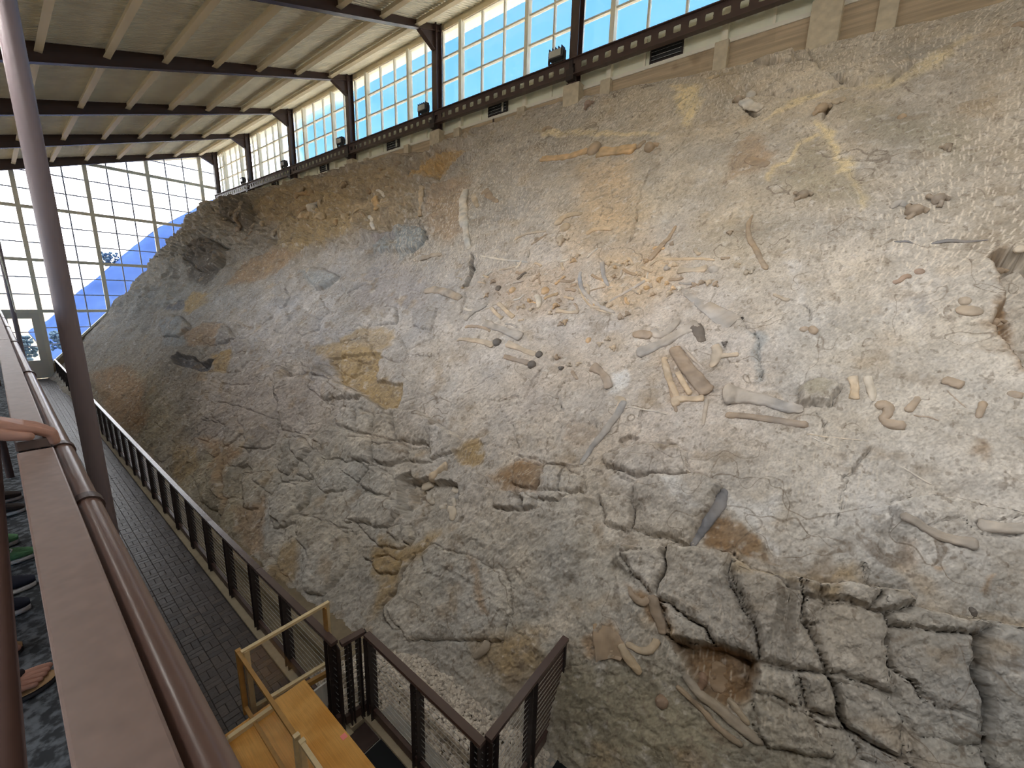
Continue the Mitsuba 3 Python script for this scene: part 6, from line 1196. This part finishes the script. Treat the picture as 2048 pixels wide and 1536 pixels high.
# gallery where the photographer stands
gallery = structure('floor', 'dark mottled gallery floor behind the parapet'); GZ = -1.40
part(gallery, 'slab', box(LEFT_X, 0.02, BACK_Y, 24.0, GZ - .22, GZ), 'mat_gallery_floor')
gw = structure('wall_under_gallery'); part(gw, 'infill', box(-1.65, -1.5, BACK_Y, 24.0, -6.0, GZ - .22), 'mat_plain_wall')
par = thing('parapet', 'brown painted parapet ledge running past the camera along the gallery edge', 'parapet')
part(par, 'panel', box(-.006, .026, BACK_Y, 24.0, GZ, -.425), 'mat_ledge')
part(par, 'ledge', rbox(-.0152, .0452, -1.2, 1.50, -.425, -.40, .003), 'mat_ledge')
part(par, 'ledge', rbox(-.0158, .0445, 1.595, 4.7, -.423, -.398, .003), 'mat_ledge')
part(par, 'ledge', rbox(-.0158, .0445, 4.72, 9.0, -.423, -.398, .003), 'mat_ledge')
part(par, 'ledge', rbox(-.0158, .0445, 9.02, 24.0, -.423, -.398, .003), 'mat_ledge')
part(par, 'joint_plate', box(-.012, .042, 1.48, 1.61, -.442, -.425), 'mat_dark_steel')
rail = thing('handrail', 'shiny brown tube handrail beside the parapet ledge', 'handrail')
HR = [(.0735, -1.3, -.515), (.0735, 24.0, -.515)]
part(rail, 'tube', tube([(.0735, y, -.515) for y in np.linspace(-1.3, 24, 40)], .0235, 20), 'mat_handrail', True)
for y in (-.4, 1.34, 1.87, 3.6, 5.6, 7.6, 9.6):
    part(rail, 'collar', tube([(.0735, y - .018, -.515), (.0735, y + .018, -.515)], .0285, 18), 'mat_brown_steel', 40)
    part(rail, 'bracket', tube([(.02, y, -.56), (.05, y, -.565), (.0735, y, -.535)], .009, 8), 'mat_brown_steel', True)
inner = thing('inner_rail', 'blurred brown rail at the left edge of the photo, above the visitors’ shoes'.replace('’', ''), 'handrail')
part(inner, 'tube', tube([(-.099, y, -.55) for y in (-1.3, 5, 12)], .047, 20), 'mat_handrail', True)
for y in (-.9, 4.6, 9.0): part(inner, 'post', tube([(-.098, y, GZ), (-.098, y, -.56)], .02, 10), 'mat_brown_steel', True)

# pipe columns standing on the walkway
def pipe_column(x, y, r, label):
    t = thing('pipe_column', label, 'column'); z = floor_z(y)
    part(t, 'pipe', tube([(x, y, z), (x, y, roof_z(x))], r, 28), 'mat_column', 40)
    part(t, 'base_plate', box(x - r - .06, x + r + .06, y - r - .06, y + r + .06, z - .01, z + .02), 'mat_brown_steel'); return t
t = pipe_column(.865, 11.65, .15, 'tall brown steel pipe column rising from the walkway past the left of the photo')
part(t, 'bracket', bar((.09, 1.62, -.53), (.20, 1.72, -.55), .012, .02), 'mat_brown_steel') if False else None
t = pipe_column(.72, 37.6, .10, 'distant thin brown pipe column near the glazed door')
t = thing('conduit_pipe', 'thin pale conduit beside the distant pipe column', 'pipe'); part(t, 'pipe', tube([(.78, 36.6, -1.6), (.62, 36.6, 3.6)], .03, 8), 'mat_window_frame')

# ------------------------------------------------------------------ guard railings
def rail_z(y): return float(np.interp(y, [0, 4.2, 6.7, 9.3, 22.6, 39.5], [-4.23, -4.21, -4.32, -4.41, -4.56, -4.72]))
def guard(key_label, a, b, posts, zt, zb, secs, perf=False, ncab=11):
    """A railing from a to b (x, y): top rail in sections, twin-plate posts, cables, a bottom bar."""
    t = thing('guard_railing', key_label, 'railing'); a, b = np.array(a, float), np.array(b, float); L = np.linalg.norm(b - a); d = (b - a) / L
    def at(u, z): q = a + (b - a) * u; return np.array([q[0], q[1], z])
    for u0, u1 in zip(secs[:-1], secs[1:]):
        e = .004 / L; part(t, 'top_rail', bar(at(u0 + e, zt(u0)), at(u1 - e, zt(u1)), .085, .045), 'mat_rail_top')
        part(t, 'bottom_bar', bar(at(u0, zb(u0) + .11), at(u1, zb(u1) + .11), .05, .12), 'mat_brown_steel')
    nrm = np.array([-d[1], d[0]])
    for u in posts:
        q = t
        for sg in (-1, 1):
            c = at(u, 0) + np.array([d[0], d[1], 0]) * sg * .048; z0, z1 = zb(u), zt(u) - .02
            pl = sbox(-.055, z0, .055, z1)
            if perf: pl = pl.difference(unary_union([sbox(-.006, z0 + .12 + k * (z1 - z0 - .2) / ncab, .006, z0 + .13 + k * (z1 - z0 - .2) / ncab + .008) for k in range(ncab)]))
            part(t, 'post_plate', extrude(pl, .012, c - np.array([d[0], d[1], 0]) * .006, (nrm[0], nrm[1], 0), (0, 0, 1)), 'mat_dark_steel')
    us = np.unique(np.concatenate([secs, posts]))
    for k in range(ncab):
        f = (k + .9) / (ncab + .6)
        part(t, 'cable', tube([at(u, zb(u) + .16 + (zt(u) - .05 - zb(u) - .16) * f) for u in us], .004, 6), 'mat_cable', True)
    return t
X0 = 2.01; L0 = 39.3 - 4.22
py = [5.65 + 1.17 * k for k in range(29)]
guard('long brown guard railing with cables along the walkway at the foot of the rock', (X0, 4.22), (X0, 39.3), [(y - 4.22) / L0 for y in [4.34] + py if y < 39.2],
      lambda u: rail_z(4.22 + u * L0), lambda u: floor_z(4.22 + u * L0) + .03, np.linspace(0, 1, 16))
guard('short dark perforated railing turning towards the rock, behind the plywood table', (2.06, 4.18), (2.36, 4.14), [.06, .52, .92], lambda u: -4.23, lambda u: -5.50, [0, 1], True, 12)
guard('brown guard railing with cables in front of the gravel pit', (2.36, 4.09), (2.345, 2.06), [.03, .50, .965], lambda u: -4.25, lambda u: -5.50, [0, 1], True, 12)
guard('brown railing running from the gravel pit corner up to the rock', (2.40, 2.05), (3.95, 2.09), [.04, .50], lambda u: -4.24, lambda u: -5.50, [0, 1], True, 13)
k = newkey('guard_railing_003__mesh_panel') if False else None
gate = [q for q in labels if q.startswith('guard_railing')][-1]
for q in range(14): part(gate, 'picket', bar((3.24, 2.075, -5.36 + q * .075), (3.93, 2.09, -5.36 + q * .075), .012, .035), 'mat_brown_steel')
part(gate, 'stile', box(3.90, 3.93, 2.06, 2.12, -5.42, -4.27), 'mat_dark_steel'); part(gate, 'stile', box(3.24, 3.27, 2.05, 2.11, -5.50, -4.27), 'mat_dark_steel')

# gravel
rng = np.random.RandomState(11)
def stones(poly, n, zf, key_label, key='gravel'):
    base = trimesh.creation.icosahedron(); V0, F0 = np.array(base.vertices), np.array(base.faces); ms = [[], [], []]
    x0, y0, x1, y1 = poly.bounds; k = 0
    from shapely.geometry import Point
    while k < n:
        x, y = rng.uniform(x0, x1), rng.uniform(y0, y1)
        if not poly.contains(Point(x, y)): continue
        r = rng.uniform(.012, .034); v = V0 * (1 + .25 * rng.randn(*V0.shape)) * r * np.array([rng.uniform(.8, 1.4), rng.uniform(.7, 1.2), rng.uniform(.5, .8)])
        a = rng.uniform(0, 6.3); R = np.array([[math.cos(a), -math.sin(a), 0], [math.sin(a), math.cos(a), 0], [0, 0, 1]])
        ms[rng.choice(3, p=[.5, .25, .25])].append((v @ R.T + (x, y, zf(x, y) + rng.uniform(-.01, .03)), F0)); k += 1
    t = newkey(key); labels[t] = {'label': key_label, 'category': 'gravel', 'kind': 'stuff'}
    for i, g in enumerate(ms):
        vs, fs, o = [], [], 0
        for v, f in g: vs.append(v); fs.append(f + o); o += len(v)
        put(f'{t}__stones' if i == 0 else f'{t}__stones_{i:03d}', trimesh.Trimesh(np.vstack(vs), np.vstack(fs), process=False), f'mat_gravel_{i}')
    return t
pit = Polygon([(2.42, 2.0), (3.9, 1.95), (3.7, 2.7), (3.6, 3.5), (3.4, 4.3), (3.0, 5.0), (2.10, 5.4), (2.10, 4.28), (2.42, 4.24)])
g1 = stones(pit, 8500, lambda x, y: -5.60 + .05 * max(0, x - 2.6), 'loose pale gravel in the pit between the railings and the rock')
part(floor, 'pit_bed', extrude(pit, .1, (0, 0, -5.72), (1, 0, 0), (0, 1, 0)), 'mat_dirt')
g2 = stones(Polygon([(2.75, -.2), (4.4, -.2), (4.1, 1.95), (2.75, 1.95)]), 1800, lambda x, y: -5.57, 'loose pale gravel at the bottom edge of the photo beside the black mat')
part(floor, 'trench_bed', strip(2.09, 3.4, [4.26, 8, 15, 22, 30, END_Y], lambda y: floor_z(y) - .05, .2), 'mat_dirt')

# ------------------------------------------------------------------ plywood desk with clear guards
TZ0 = -4.60
desk = thing('plywood_desk', 'orange plywood desk top at the bottom of the photo', 'desk')
part(desk, 'top', rbox(.77, 1.70, 1.2, 4.40, TZ0 - .03, TZ0, .004), 'mat_plywood')
part(desk, 'side_panel', box(.80, .82, 1.22, 4.36, -5.52, TZ0 - .03), 'mat_plywood'); part(desk, 'side_panel', box(1.65, 1.67, 1.22, 4.36, -5.52, TZ0 - .03), 'mat_plywood')
part(desk, 'end_panel', box(.82, 1.65, 4.33, 4.35, -5.52, TZ0 - .03), 'mat_plywood'); part(desk, 'end_panel', box(.82, 1.65, 1.24, 1.26, -5.52, TZ0 - .03), 'mat_plywood')
t = thing('sticky_note', 'small salmon pink sticky note on the edge of the plywood desk', 'note')
nt = trimesh.creation.box((.055, .06, .0012), ); nt = nt.subdivide().subdivide(); v = np.array(nt.vertices); v[:, 2] += 6 * np.maximum(0, v[:, 1] - .005) ** 2; nt.vertices = v + (1.655, 3.42, TZ0 + .0012); put(t, nt, 'mat_note')
# upright clear guard across the end of the desk
g = thing('clear_guard', 'upright clear guard panel in a wooden frame across the far end of the plywood desk', 'guard panel'); Y = 4.50
part(g, 'post', box(1.15, 1.20, Y - .03, Y + .03, -4.72, -3.84), 'mat_pale_wood'); part(g, 'post', box(2.05, 2.11, Y - .005, Y + .03, -4.95, -3.83), 'mat_pale_wood')
part(g, 'post', box(2.035, 2.05, Y - .06, Y + .03, -4.90, -3.86), 'mat_amber_wood', label='amber brown inner strip')
part(g, 'top_rail', box(1.13, 2.11, Y - .02, Y + .025, -3.86, -3.825), 'mat_pale_wood'); part(g, 'bottom_rail', bar((1.18, Y, -4.62), (2.04, Y, -4.70), .05, .035), 'mat_pale_wood')
part(g, 'bottom_rail', bar((1.18, Y, -4.70), (2.06, Y, -4.86), .05, .06), 'mat_amber_wood')
part(g, 'pane', sheet(sbox(1.2, -4.62, 2.05, -3.86), (0, Y, 0), (1, 0, 0), (0, 0, 1)), 'mat_plexi')
b = thing('white_board', 'whitish wood grained board standing below the clear guard', 'board'); put(b, box(1.76, 2.10, Y - .012, Y + .012, -5.53, -4.97), 'mat_white_board')
# guards running along the desk
for i, (ya, yb, lab) in enumerate(((4.58, 3.16, 'long clear guard panel along the plywood desk, ending at a pale post'), (3.12, 1.5, 'nearer clear guard panel along the plywood desk, running out of the bottom of the photo'))):
    g = thing('clear_guard', lab, 'guard panel'); x = 1.115 + .01 * i
    part(g, 'post', box(x - .02, x + .03, ya - .045, ya, TZ0 if i else -4.68, -3.83), 'mat_pale_wood' if i else 'mat_amber_wood'); part(g, 'post', box(x - .02, x + .03, yb, yb + .045, TZ0, -3.83), 'mat_pale_wood')
    part(g, 'top_rail', box(x - .018, x + .018, yb, ya, -3.865, -3.835), 'mat_amber_wood' if not i else 'mat_pale_wood')
    part(g, 'bottom_rail', box(x - .018, x + .018, yb, ya, TZ0 + .002, TZ0 + .03), 'mat_amber_wood')
    part(g, 'pane', sheet(sbox(yb + .04, TZ0 + .03, ya - .04, -3.865), (x, 0, 0), (0, 1, 0), (0, 0, 1)), 'mat_plexi')
    yf = ya - .26 if not i else yb + .3
    part(g, 'foot', cat([extrude(Polygon([(x - .30, 0), (x + .22, 0), (x + .19, .05), (x - .24, .05)]), .05, (0, yf, TZ0), (1, 0, 0), (0, 0, 1))]), 'mat_pale_wood')
t = thing('floor_mat', 'black floor mat beside the plywood desk', 'mat'); put(t, rbox(1.80, 2.27, 1.2, 3.72, -5.535, -5.518, .004), 'mat_mat_black')
t = thing('floor_mat', 'dark brown floor mat between the black mat and the perforated railing', 'mat'); put(t, rbox(1.78, 2.26, 3.74, 4.06, -5.535, -5.520, .004), 'mat_mat_brown')
t = thing('floor_mat', 'black mat at the bottom edge beyond the pit railing', 'mat'); put(t, rbox(3.05, 3.5, .9, 1.86, -5.54, -5.522, .004), 'mat_mat_black')

# ------------------------------------------------------------------ outdoors
land = thing('ground', 'open ground outside the building', 'ground'); put(land, box(-3000, 3000, -3000, 6000, -6.6, -6.35), 'mat_ground')
put(thing('bounce_terrace', 'unseen terrace added outside the clerestory to bounce sunlight onto the roof deck', 'ground'), extrude(Polygon([(13.0, 5.2), (13.0, 5.7), (24, 5.2), (60, 3.0), (60, -6.4), (13.0, -6.4)]), 70, (0, 55, 0), (1, 0, 0), (0, 0, 1)), 'mat_bounce_terrace')  # unseen slab, added to bounce sunlight up to the roof deck
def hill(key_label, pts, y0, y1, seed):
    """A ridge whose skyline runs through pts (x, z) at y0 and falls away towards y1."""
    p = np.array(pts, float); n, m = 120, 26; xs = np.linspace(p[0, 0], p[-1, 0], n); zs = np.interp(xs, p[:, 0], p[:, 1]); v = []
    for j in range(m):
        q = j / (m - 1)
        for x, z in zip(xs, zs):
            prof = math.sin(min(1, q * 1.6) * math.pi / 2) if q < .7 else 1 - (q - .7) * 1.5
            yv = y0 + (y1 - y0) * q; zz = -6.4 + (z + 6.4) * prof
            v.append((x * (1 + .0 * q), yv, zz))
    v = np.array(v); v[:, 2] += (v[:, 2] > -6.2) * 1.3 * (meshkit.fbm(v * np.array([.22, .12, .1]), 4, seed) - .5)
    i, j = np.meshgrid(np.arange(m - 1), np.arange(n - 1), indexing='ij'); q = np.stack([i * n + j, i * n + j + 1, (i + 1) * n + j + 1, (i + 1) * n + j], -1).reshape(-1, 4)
    t = thing('hill', key_label, 'hill'); put(t, (v, q), 'mat_hazed_hill', True); return t
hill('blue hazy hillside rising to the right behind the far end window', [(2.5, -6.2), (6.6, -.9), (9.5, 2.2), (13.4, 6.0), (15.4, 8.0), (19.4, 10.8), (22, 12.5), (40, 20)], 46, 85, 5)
rt = random.Random(5)
def tree(x, y, z, h, lab):
    t = thing('tree', lab, 'tree'); part(t, 'trunk', tube([(x, y, z), (x + .1, y, z + h * .5)], [.09, .05], 8), 'mat_bark', True)
    ms = []
    for q in range(150):
        c = np.array([x + rt.gauss(0, h * .17), y + rt.gauss(0, h * .17), z + h * rt.uniform(.35, 1.0)]); b = trimesh.creation.icosphere(1, h * rt.uniform(.025, .06)); b.apply_translation(c); ms.append(bumpy(b, h * .03, 6 / h, q))
    kk = part(t, 'crown', cat(ms), 'mat_hazed_foliage', False); labels[kk] = {'kind': 'stuff'}
tree(.9, 47.0, -6.4, 2.6, 'hazy green bush seen through the glazed door')
tree(3.2, 52.0, -6.3, 2.4, 'hazy tree on the hillside right of the glazed door')
tree(9.6, 70.0, 1.6, 2.4, 'hazy tree on the skyline of the hillside')

# fill lights added out of view under the roof to brighten the hall
for i, (lx, y) in enumerate(FILL_LAMP_AT):
    lz = roof_z(lx) - .75
    t = thing('added_fill_light', 'black fill floodlight added out of view under the roof ' + ('over the walkway, ' if lx > 0 else 'over the gallery, ') + ['only one', 'first', 'second', 'third', 'fourth', 'fifth', 'sixth', 'seventh'][i] + ' of its row', 'floodlight'); c = np.array([lx, y, lz]); aim = unit((0.80, 0.0, -0.60)); side = np.array([0, 1.0, 0]); upv = np.cross(aim, side)
    def plate(a0, a1, w0, w1, h0, h1):
        e = np.array([c + aim * a + side * b + upv * h for a in (a0, a1) for b in (w0, w1) for h in (h0, h1)]); return trimesh.convex.convex_hull(e)
    part(t, 'housing', plate(-.18, -.06, -.38, .38, -.28, .28), 'mat_lamp')
    part(t, 'visor', cat([plate(-.06, .30, -.38, .38, h, h + .012) for h in (-.28, .268)] + [plate(-.06, .15, b, b + .012, -.28, .28) for b in (-.38, .368)]), 'mat_lamp')
    part(t, 'yoke', cat([box(lx - .02, lx + .02, y - .42, y - .40, lz - .05, roof_z(lx)), box(lx - .02, lx + .02, y + .40, y + .42, lz - .05, roof_z(lx))]), 'mat_lamp')
    v = np.array([c - aim * .055 + side * a * .34 + upv * b * .24 for a, b in ((-1, -1), (1, -1), (1, 1), (-1, 1))]); m = trimesh.Trimesh(v, [(0, 1, 2), (0, 2, 3)], process=False)
    if m.face_normals[0] @ aim < 0: m.invert()
    k = part(t, 'lens', m, 'mat_reflector'); scene[k]['emitter'] = {'type': 'area', 'radiance': {'type': 'rgb', 'value': list(FILL_LAMP_LIGHT)}}
# ------------------------------------------------------------------ visitors
def hullbody(balls, chains, edge=.03, it=8):
    import manifold3d as m3
    sp = lambda n: m3.Manifold.sphere(balls[n][1], 20).translate(tuple(balls[n][0]))
    parts = [m3.Manifold.batch_hull([sp(n) for n in c]) for c in chains]
    u = m3.Manifold.batch_boolean(parts, m3.OpType.Add).refine_to_length(edge).to_mesh()
    m = trimesh.Trimesh(u.vert_properties[:, :3], u.tri_verts, process=True); trimesh.smoothing.filter_taubin(m, iterations=it); return m
def person(y, lab, shoe, shirt, lean=False):
    t = thing('person', lab, 'person'); x = -.40; g = GZ
    B = {}
    for s in (-1, 1):
        n = 'L' if s < 0 else 'R'; yy = y + s * .10
        B['ankle' + n] = ((x, yy, g + .10), .042); B['knee' + n] = ((x + .03, yy, g + .48), .062); B['hip' + n] = ((x, y + s * .085, g + .90), .095)
        B['sh' + n] = ((x - .02, y + s * .19, g + 1.40), .062)
        B['el' + n] = ((x + .02, y + s * .25, g + 1.12), .046); B['wr' + n] = ((x + .12, y + s * .22, g + .92), .033)
    B['waist'] = ((x, y, g + 1.05), .14); B['chest'] = ((x, y, g + 1.28), .155); B['neck'] = ((x, y, g + 1.46), .06); B['head'] = ((x + .03, y, g + 1.63), .095); B['chin'] = ((x + .06, y, g + 1.56), .06)
    if lean:
        B['elL'] = ((-.36, y - .24, -.315), .056); B['wrL'] = ((-.115, y - .32, -.338), .044)
    chains = [('hipL', 'hipR', 'waist'), ('waist', 'chest'), ('chest', 'shL', 'shR'), ('shL', 'elL'), ('elL', 'wrL'), ('shR', 'elR'), ('elR', 'wrR'), ('neck', 'chest'), ('neck', 'chin'), ('head', 'chin')]
    for n in 'LR': chains += [('hip' + n, 'knee' + n), ('knee' + n, 'ankle' + n)]
    part(t, 'body', hullbody(B, chains), 'mat_skin', True)
    C = {k: (v[0], v[1] * 1.13 + .004) for k, v in B.items()}
    part(t, 'shirt', hullbody(C, [('hipL', 'hipR', 'waist'), ('waist', 'chest'), ('chest', 'shL', 'shR'), ('shR', 'elR')] + ([] if lean else [('shL', 'elL')])), shirt, True)
    D = {k: (v[0], v[1] * 1.15 + .004) for k, v in B.items()}
    part(t, 'trousers', hullbody(D, [('hipL', 'hipR')] + [c for n in 'LR' for c in (('hip' + n, 'knee' + n),) + ((('knee' + n, 'ankle' + n),) if shoe != 'sandal' else ())]), 'mat_denim', True)
    part(t, 'hair', hullbody({'a': ((x + .01, y, g + 1.67), .10), 'b': ((x - .03, y, g + 1.62), .09)}, [('a', 'b')]), 'mat_hair', True)
    for sx in (-1, 1):
        k = trimesh.creation.icosphere(1, .012); k.apply_translation((x + .118, y + sx * .035, g + 1.63)); part(t, 'eye', k, 'mat_sole', True)
    k = trimesh.creation.cone(.014, .035, sections=10); k.apply_transform(trimesh.transformations.rotation_matrix(math.pi / 2, (0, 1, 0))); k.apply_translation((x + .115, y, g + 1.595)); part(t, 'nose', k, 'mat_skin', True)
    for sx in (-1, 1):
        k = trimesh.creation.icosphere(2, .03); k.apply_scale((.5, .4, 1.0)); k.apply_translation((x + .02, y + sx * .098, g + 1.62)); part(t, 'ear', k, 'mat_skin', True)
    return t, x
def hand(t, wrist, flip=1):
    """A hand closed over the handrail tube: palm, four fingers bent over the rail, a thumb along the ledge."""
    w = np.array(wrist); y = w[1]; B, ch = {}, []
    B['w'] = (w, .042)
    kn = []
    for i, (dy, l) in enumerate(((-.030, .92), (-.010, 1.0), (.011, .96), (.031, .80))):
        k0 = np.array([-.004, y + dy, -.366]); k1 = k0 + np.array([.032, dy * .12, -.010]) * l; k2 = k1 + np.array([.024, 0, -.016]) * l; k3 = k2 + np.array([.003, 0, -.024]) * l
        for n, p, r in (('a', k0, .0150), ('b', k1, .0112), ('c', k2, .0100), ('d', k3, .0088)): B[f'{n}{i}'] = (p, r)
        ch += [(f'a{i}', f'b{i}'), (f'b{i}', f'c{i}'), (f'c{i}', f'd{i}')]
    ch += [('w', 'a0', 'a1', 'a2', 'a3')]
    for n, p, r in (('t0', w + (.030, -.026, -.006), .020), ('t1', np.array([-.022, y - .046, -.374]), .0135), ('t2', np.array([.010, y - .056, -.382]), .0105)): B[n] = (p, r)
    ch += [('w', 't0'), ('t0', 't1'), ('t1', 't2')]
    part(t, 'hand', hullbody(B, ch, .004, 4), 'mat_skin', True)
def foot(t, tip, kind, mat, length=.27, side=1):
    """A foot on the gallery floor whose toes point to the parapet (+x); tip = (x, y) of the toe end."""
    x1, y = tip; g = GZ; x0 = x1 - length
    n = 22; u = np.linspace(0, 1, n); w = np.interp(u, [0, .1, .3, .6, .8, .94, 1], [.024, .034, .036, .044, .047, .036, .016]); cy = y + side * .010 * np.sin(u * 3)
    def loft(z0, zt, wk):
        a = np.linspace(0, 2 * np.pi, 16, endpoint=False); v = []
        for ui, wi, c in zip(u, w * wk, cy):
            top = np.interp(ui, [0, .25, .5, .8, 1], zt)
            for q in a: v.append((x0 + length * ui, c + wi * np.sign(np.cos(q)) * abs(np.cos(q)) ** .7, g + z0 + (top - z0) * (.5 + .5 * np.sign(np.sin(q)) * abs(np.sin(q)) ** .7)))
        v = np.array(v); i, j = np.meshgrid(np.arange(n - 1), np.arange(16), indexing='ij'); f = np.stack([i * 16 + j, (i + 1) * 16 + j, (i + 1) * 16 + (j + 1) % 16, i * 16 + (j + 1) % 16], -1).reshape(-1, 4)
        m = trimesh.Trimesh(v, np.vstack([f[:, [0, 1, 2]], f[:, [0, 2, 3]]]), process=False)
        c0 = [[0, (q + 1) % 16, q] for q in range(1, 15)]; b = (n - 1) * 16; c1 = [[b, b + q, b + (q + 1) % 16] for q in range(1, 15)]
        m = trimesh.Trimesh(v, np.vstack([m.faces, c0, c1]), process=False)
        if m.volume < 0: m.invert()
        return m
    if kind == 'shoe':
        k = part(t, 'shoe', loft(.022, [.085, .105, .085, .062, .045], 1.0), mat, True)
        part(k, 'sole', loft(.0, [.028, .028, .026, .026, .030], 1.10), 'mat_sole', True)
        for q in range(4): part(k, 'lace', tube([(x0 + length * (.52 + .07 * q), y - .022, g + .084 - .006 * q), (x0 + length * (.54 + .07 * q), y, g + .092 - .007 * q), (x0 + length * (.52 + .07 * q), y + .022, g + .084 - .006 * q)], .003, 6), 'mat_sole', True)
    else:
        k = part(t, 'sandal', loft(.0, [.026, .026, .024, .022, .022], 1.12), 'mat_strap', True)
        part(k, 'insole', loft(.022, [.029, .029, .027, .025, .025], 1.0), 'mat_insole', True)
        B, ch = {'h': ((x0 + .04, y, g + .065), .030), 'm': ((x0 + .13, y, g + .062), .030), 'an': ((x0 + .05, y, g + .10), .034)}, [('h', 'an', 'm')]
        for i in range(5):
            dy = side * (-.036 + .0185 * i); L = (.0, -.004, -.012, -.022, -.034)[i]; r = (.0125, .0095, .009, .0085, .008)[i]
            B[f'b{i}'] = ((x1 - .075 + L * .6, y + dy * .95, g + .044), .015); B[f'c{i}'] = ((x1 - .038 + L, y + dy, g + .042), r * 1.02); B[f'd{i}'] = ((x1 - .014 + L, y + dy, g + .036), r)
            ch += [(f'b{i}', f'c{i}'), (f'c{i}', f'd{i}')]
        ch += [('m', 'b0', 'b2'), ('m', 'b2', 'b4')]
        part(t, 'foot', hullbody(B, ch, .005, 3), 'mat_skin', True)
        part(k, 'strap', tube([(x1 - .115, y - .050, g + .02), (x1 - .10, y - .036, g + .066), (x1 - .085, y, g + .074), (x1 - .07, y + .034, g + .060), (x1 - .06, y + .050, g + .02)], .012, 8, flat=.35, up=(1, 0, .3)), 'mat_strap', True)
t, x = person(1.95, 'person in grey shirt and sandals leaning a hand on the parapet ledge', 'sandal', 'mat_cloth_grey', True)
hand(t, (-.115, 1.63, -.338))
foot(t, (-.050, 2.03), 'sandal', None, .27, -1); foot(t, (-.118, 2.30), 'sandal', None, .27, 1)
t, x = person(2.72, 'person in blue shirt and navy sneakers with white soles, standing at the parapet', 'shoe', 'mat_cloth_blue')
foot(t, (-.060, 2.80), 'shoe', 'mat_shoe_navy', .29); foot(t, (-.085, 2.60), 'shoe', 'mat_shoe_navy', .29)
t, x = person(3.24, 'person in grey shirt and green running shoes, standing at the parapet', 'shoe', 'mat_cloth_grey')
foot(t, (-.045, 3.12), 'shoe', 'mat_shoe_green', .29); foot(t, (-.095, 3.36), 'shoe', 'mat_shoe_green', .29)
t, x = person(3.96, 'person in blue shirt and dark brown shoes, standing farthest along the parapet', 'shoe', 'mat_cloth_blue')
foot(t, (-.055, 3.83), 'shoe', 'mat_shoe_dark', .29); foot(t, (-.06, 4.08), 'shoe', 'mat_shoe_dark', .29)
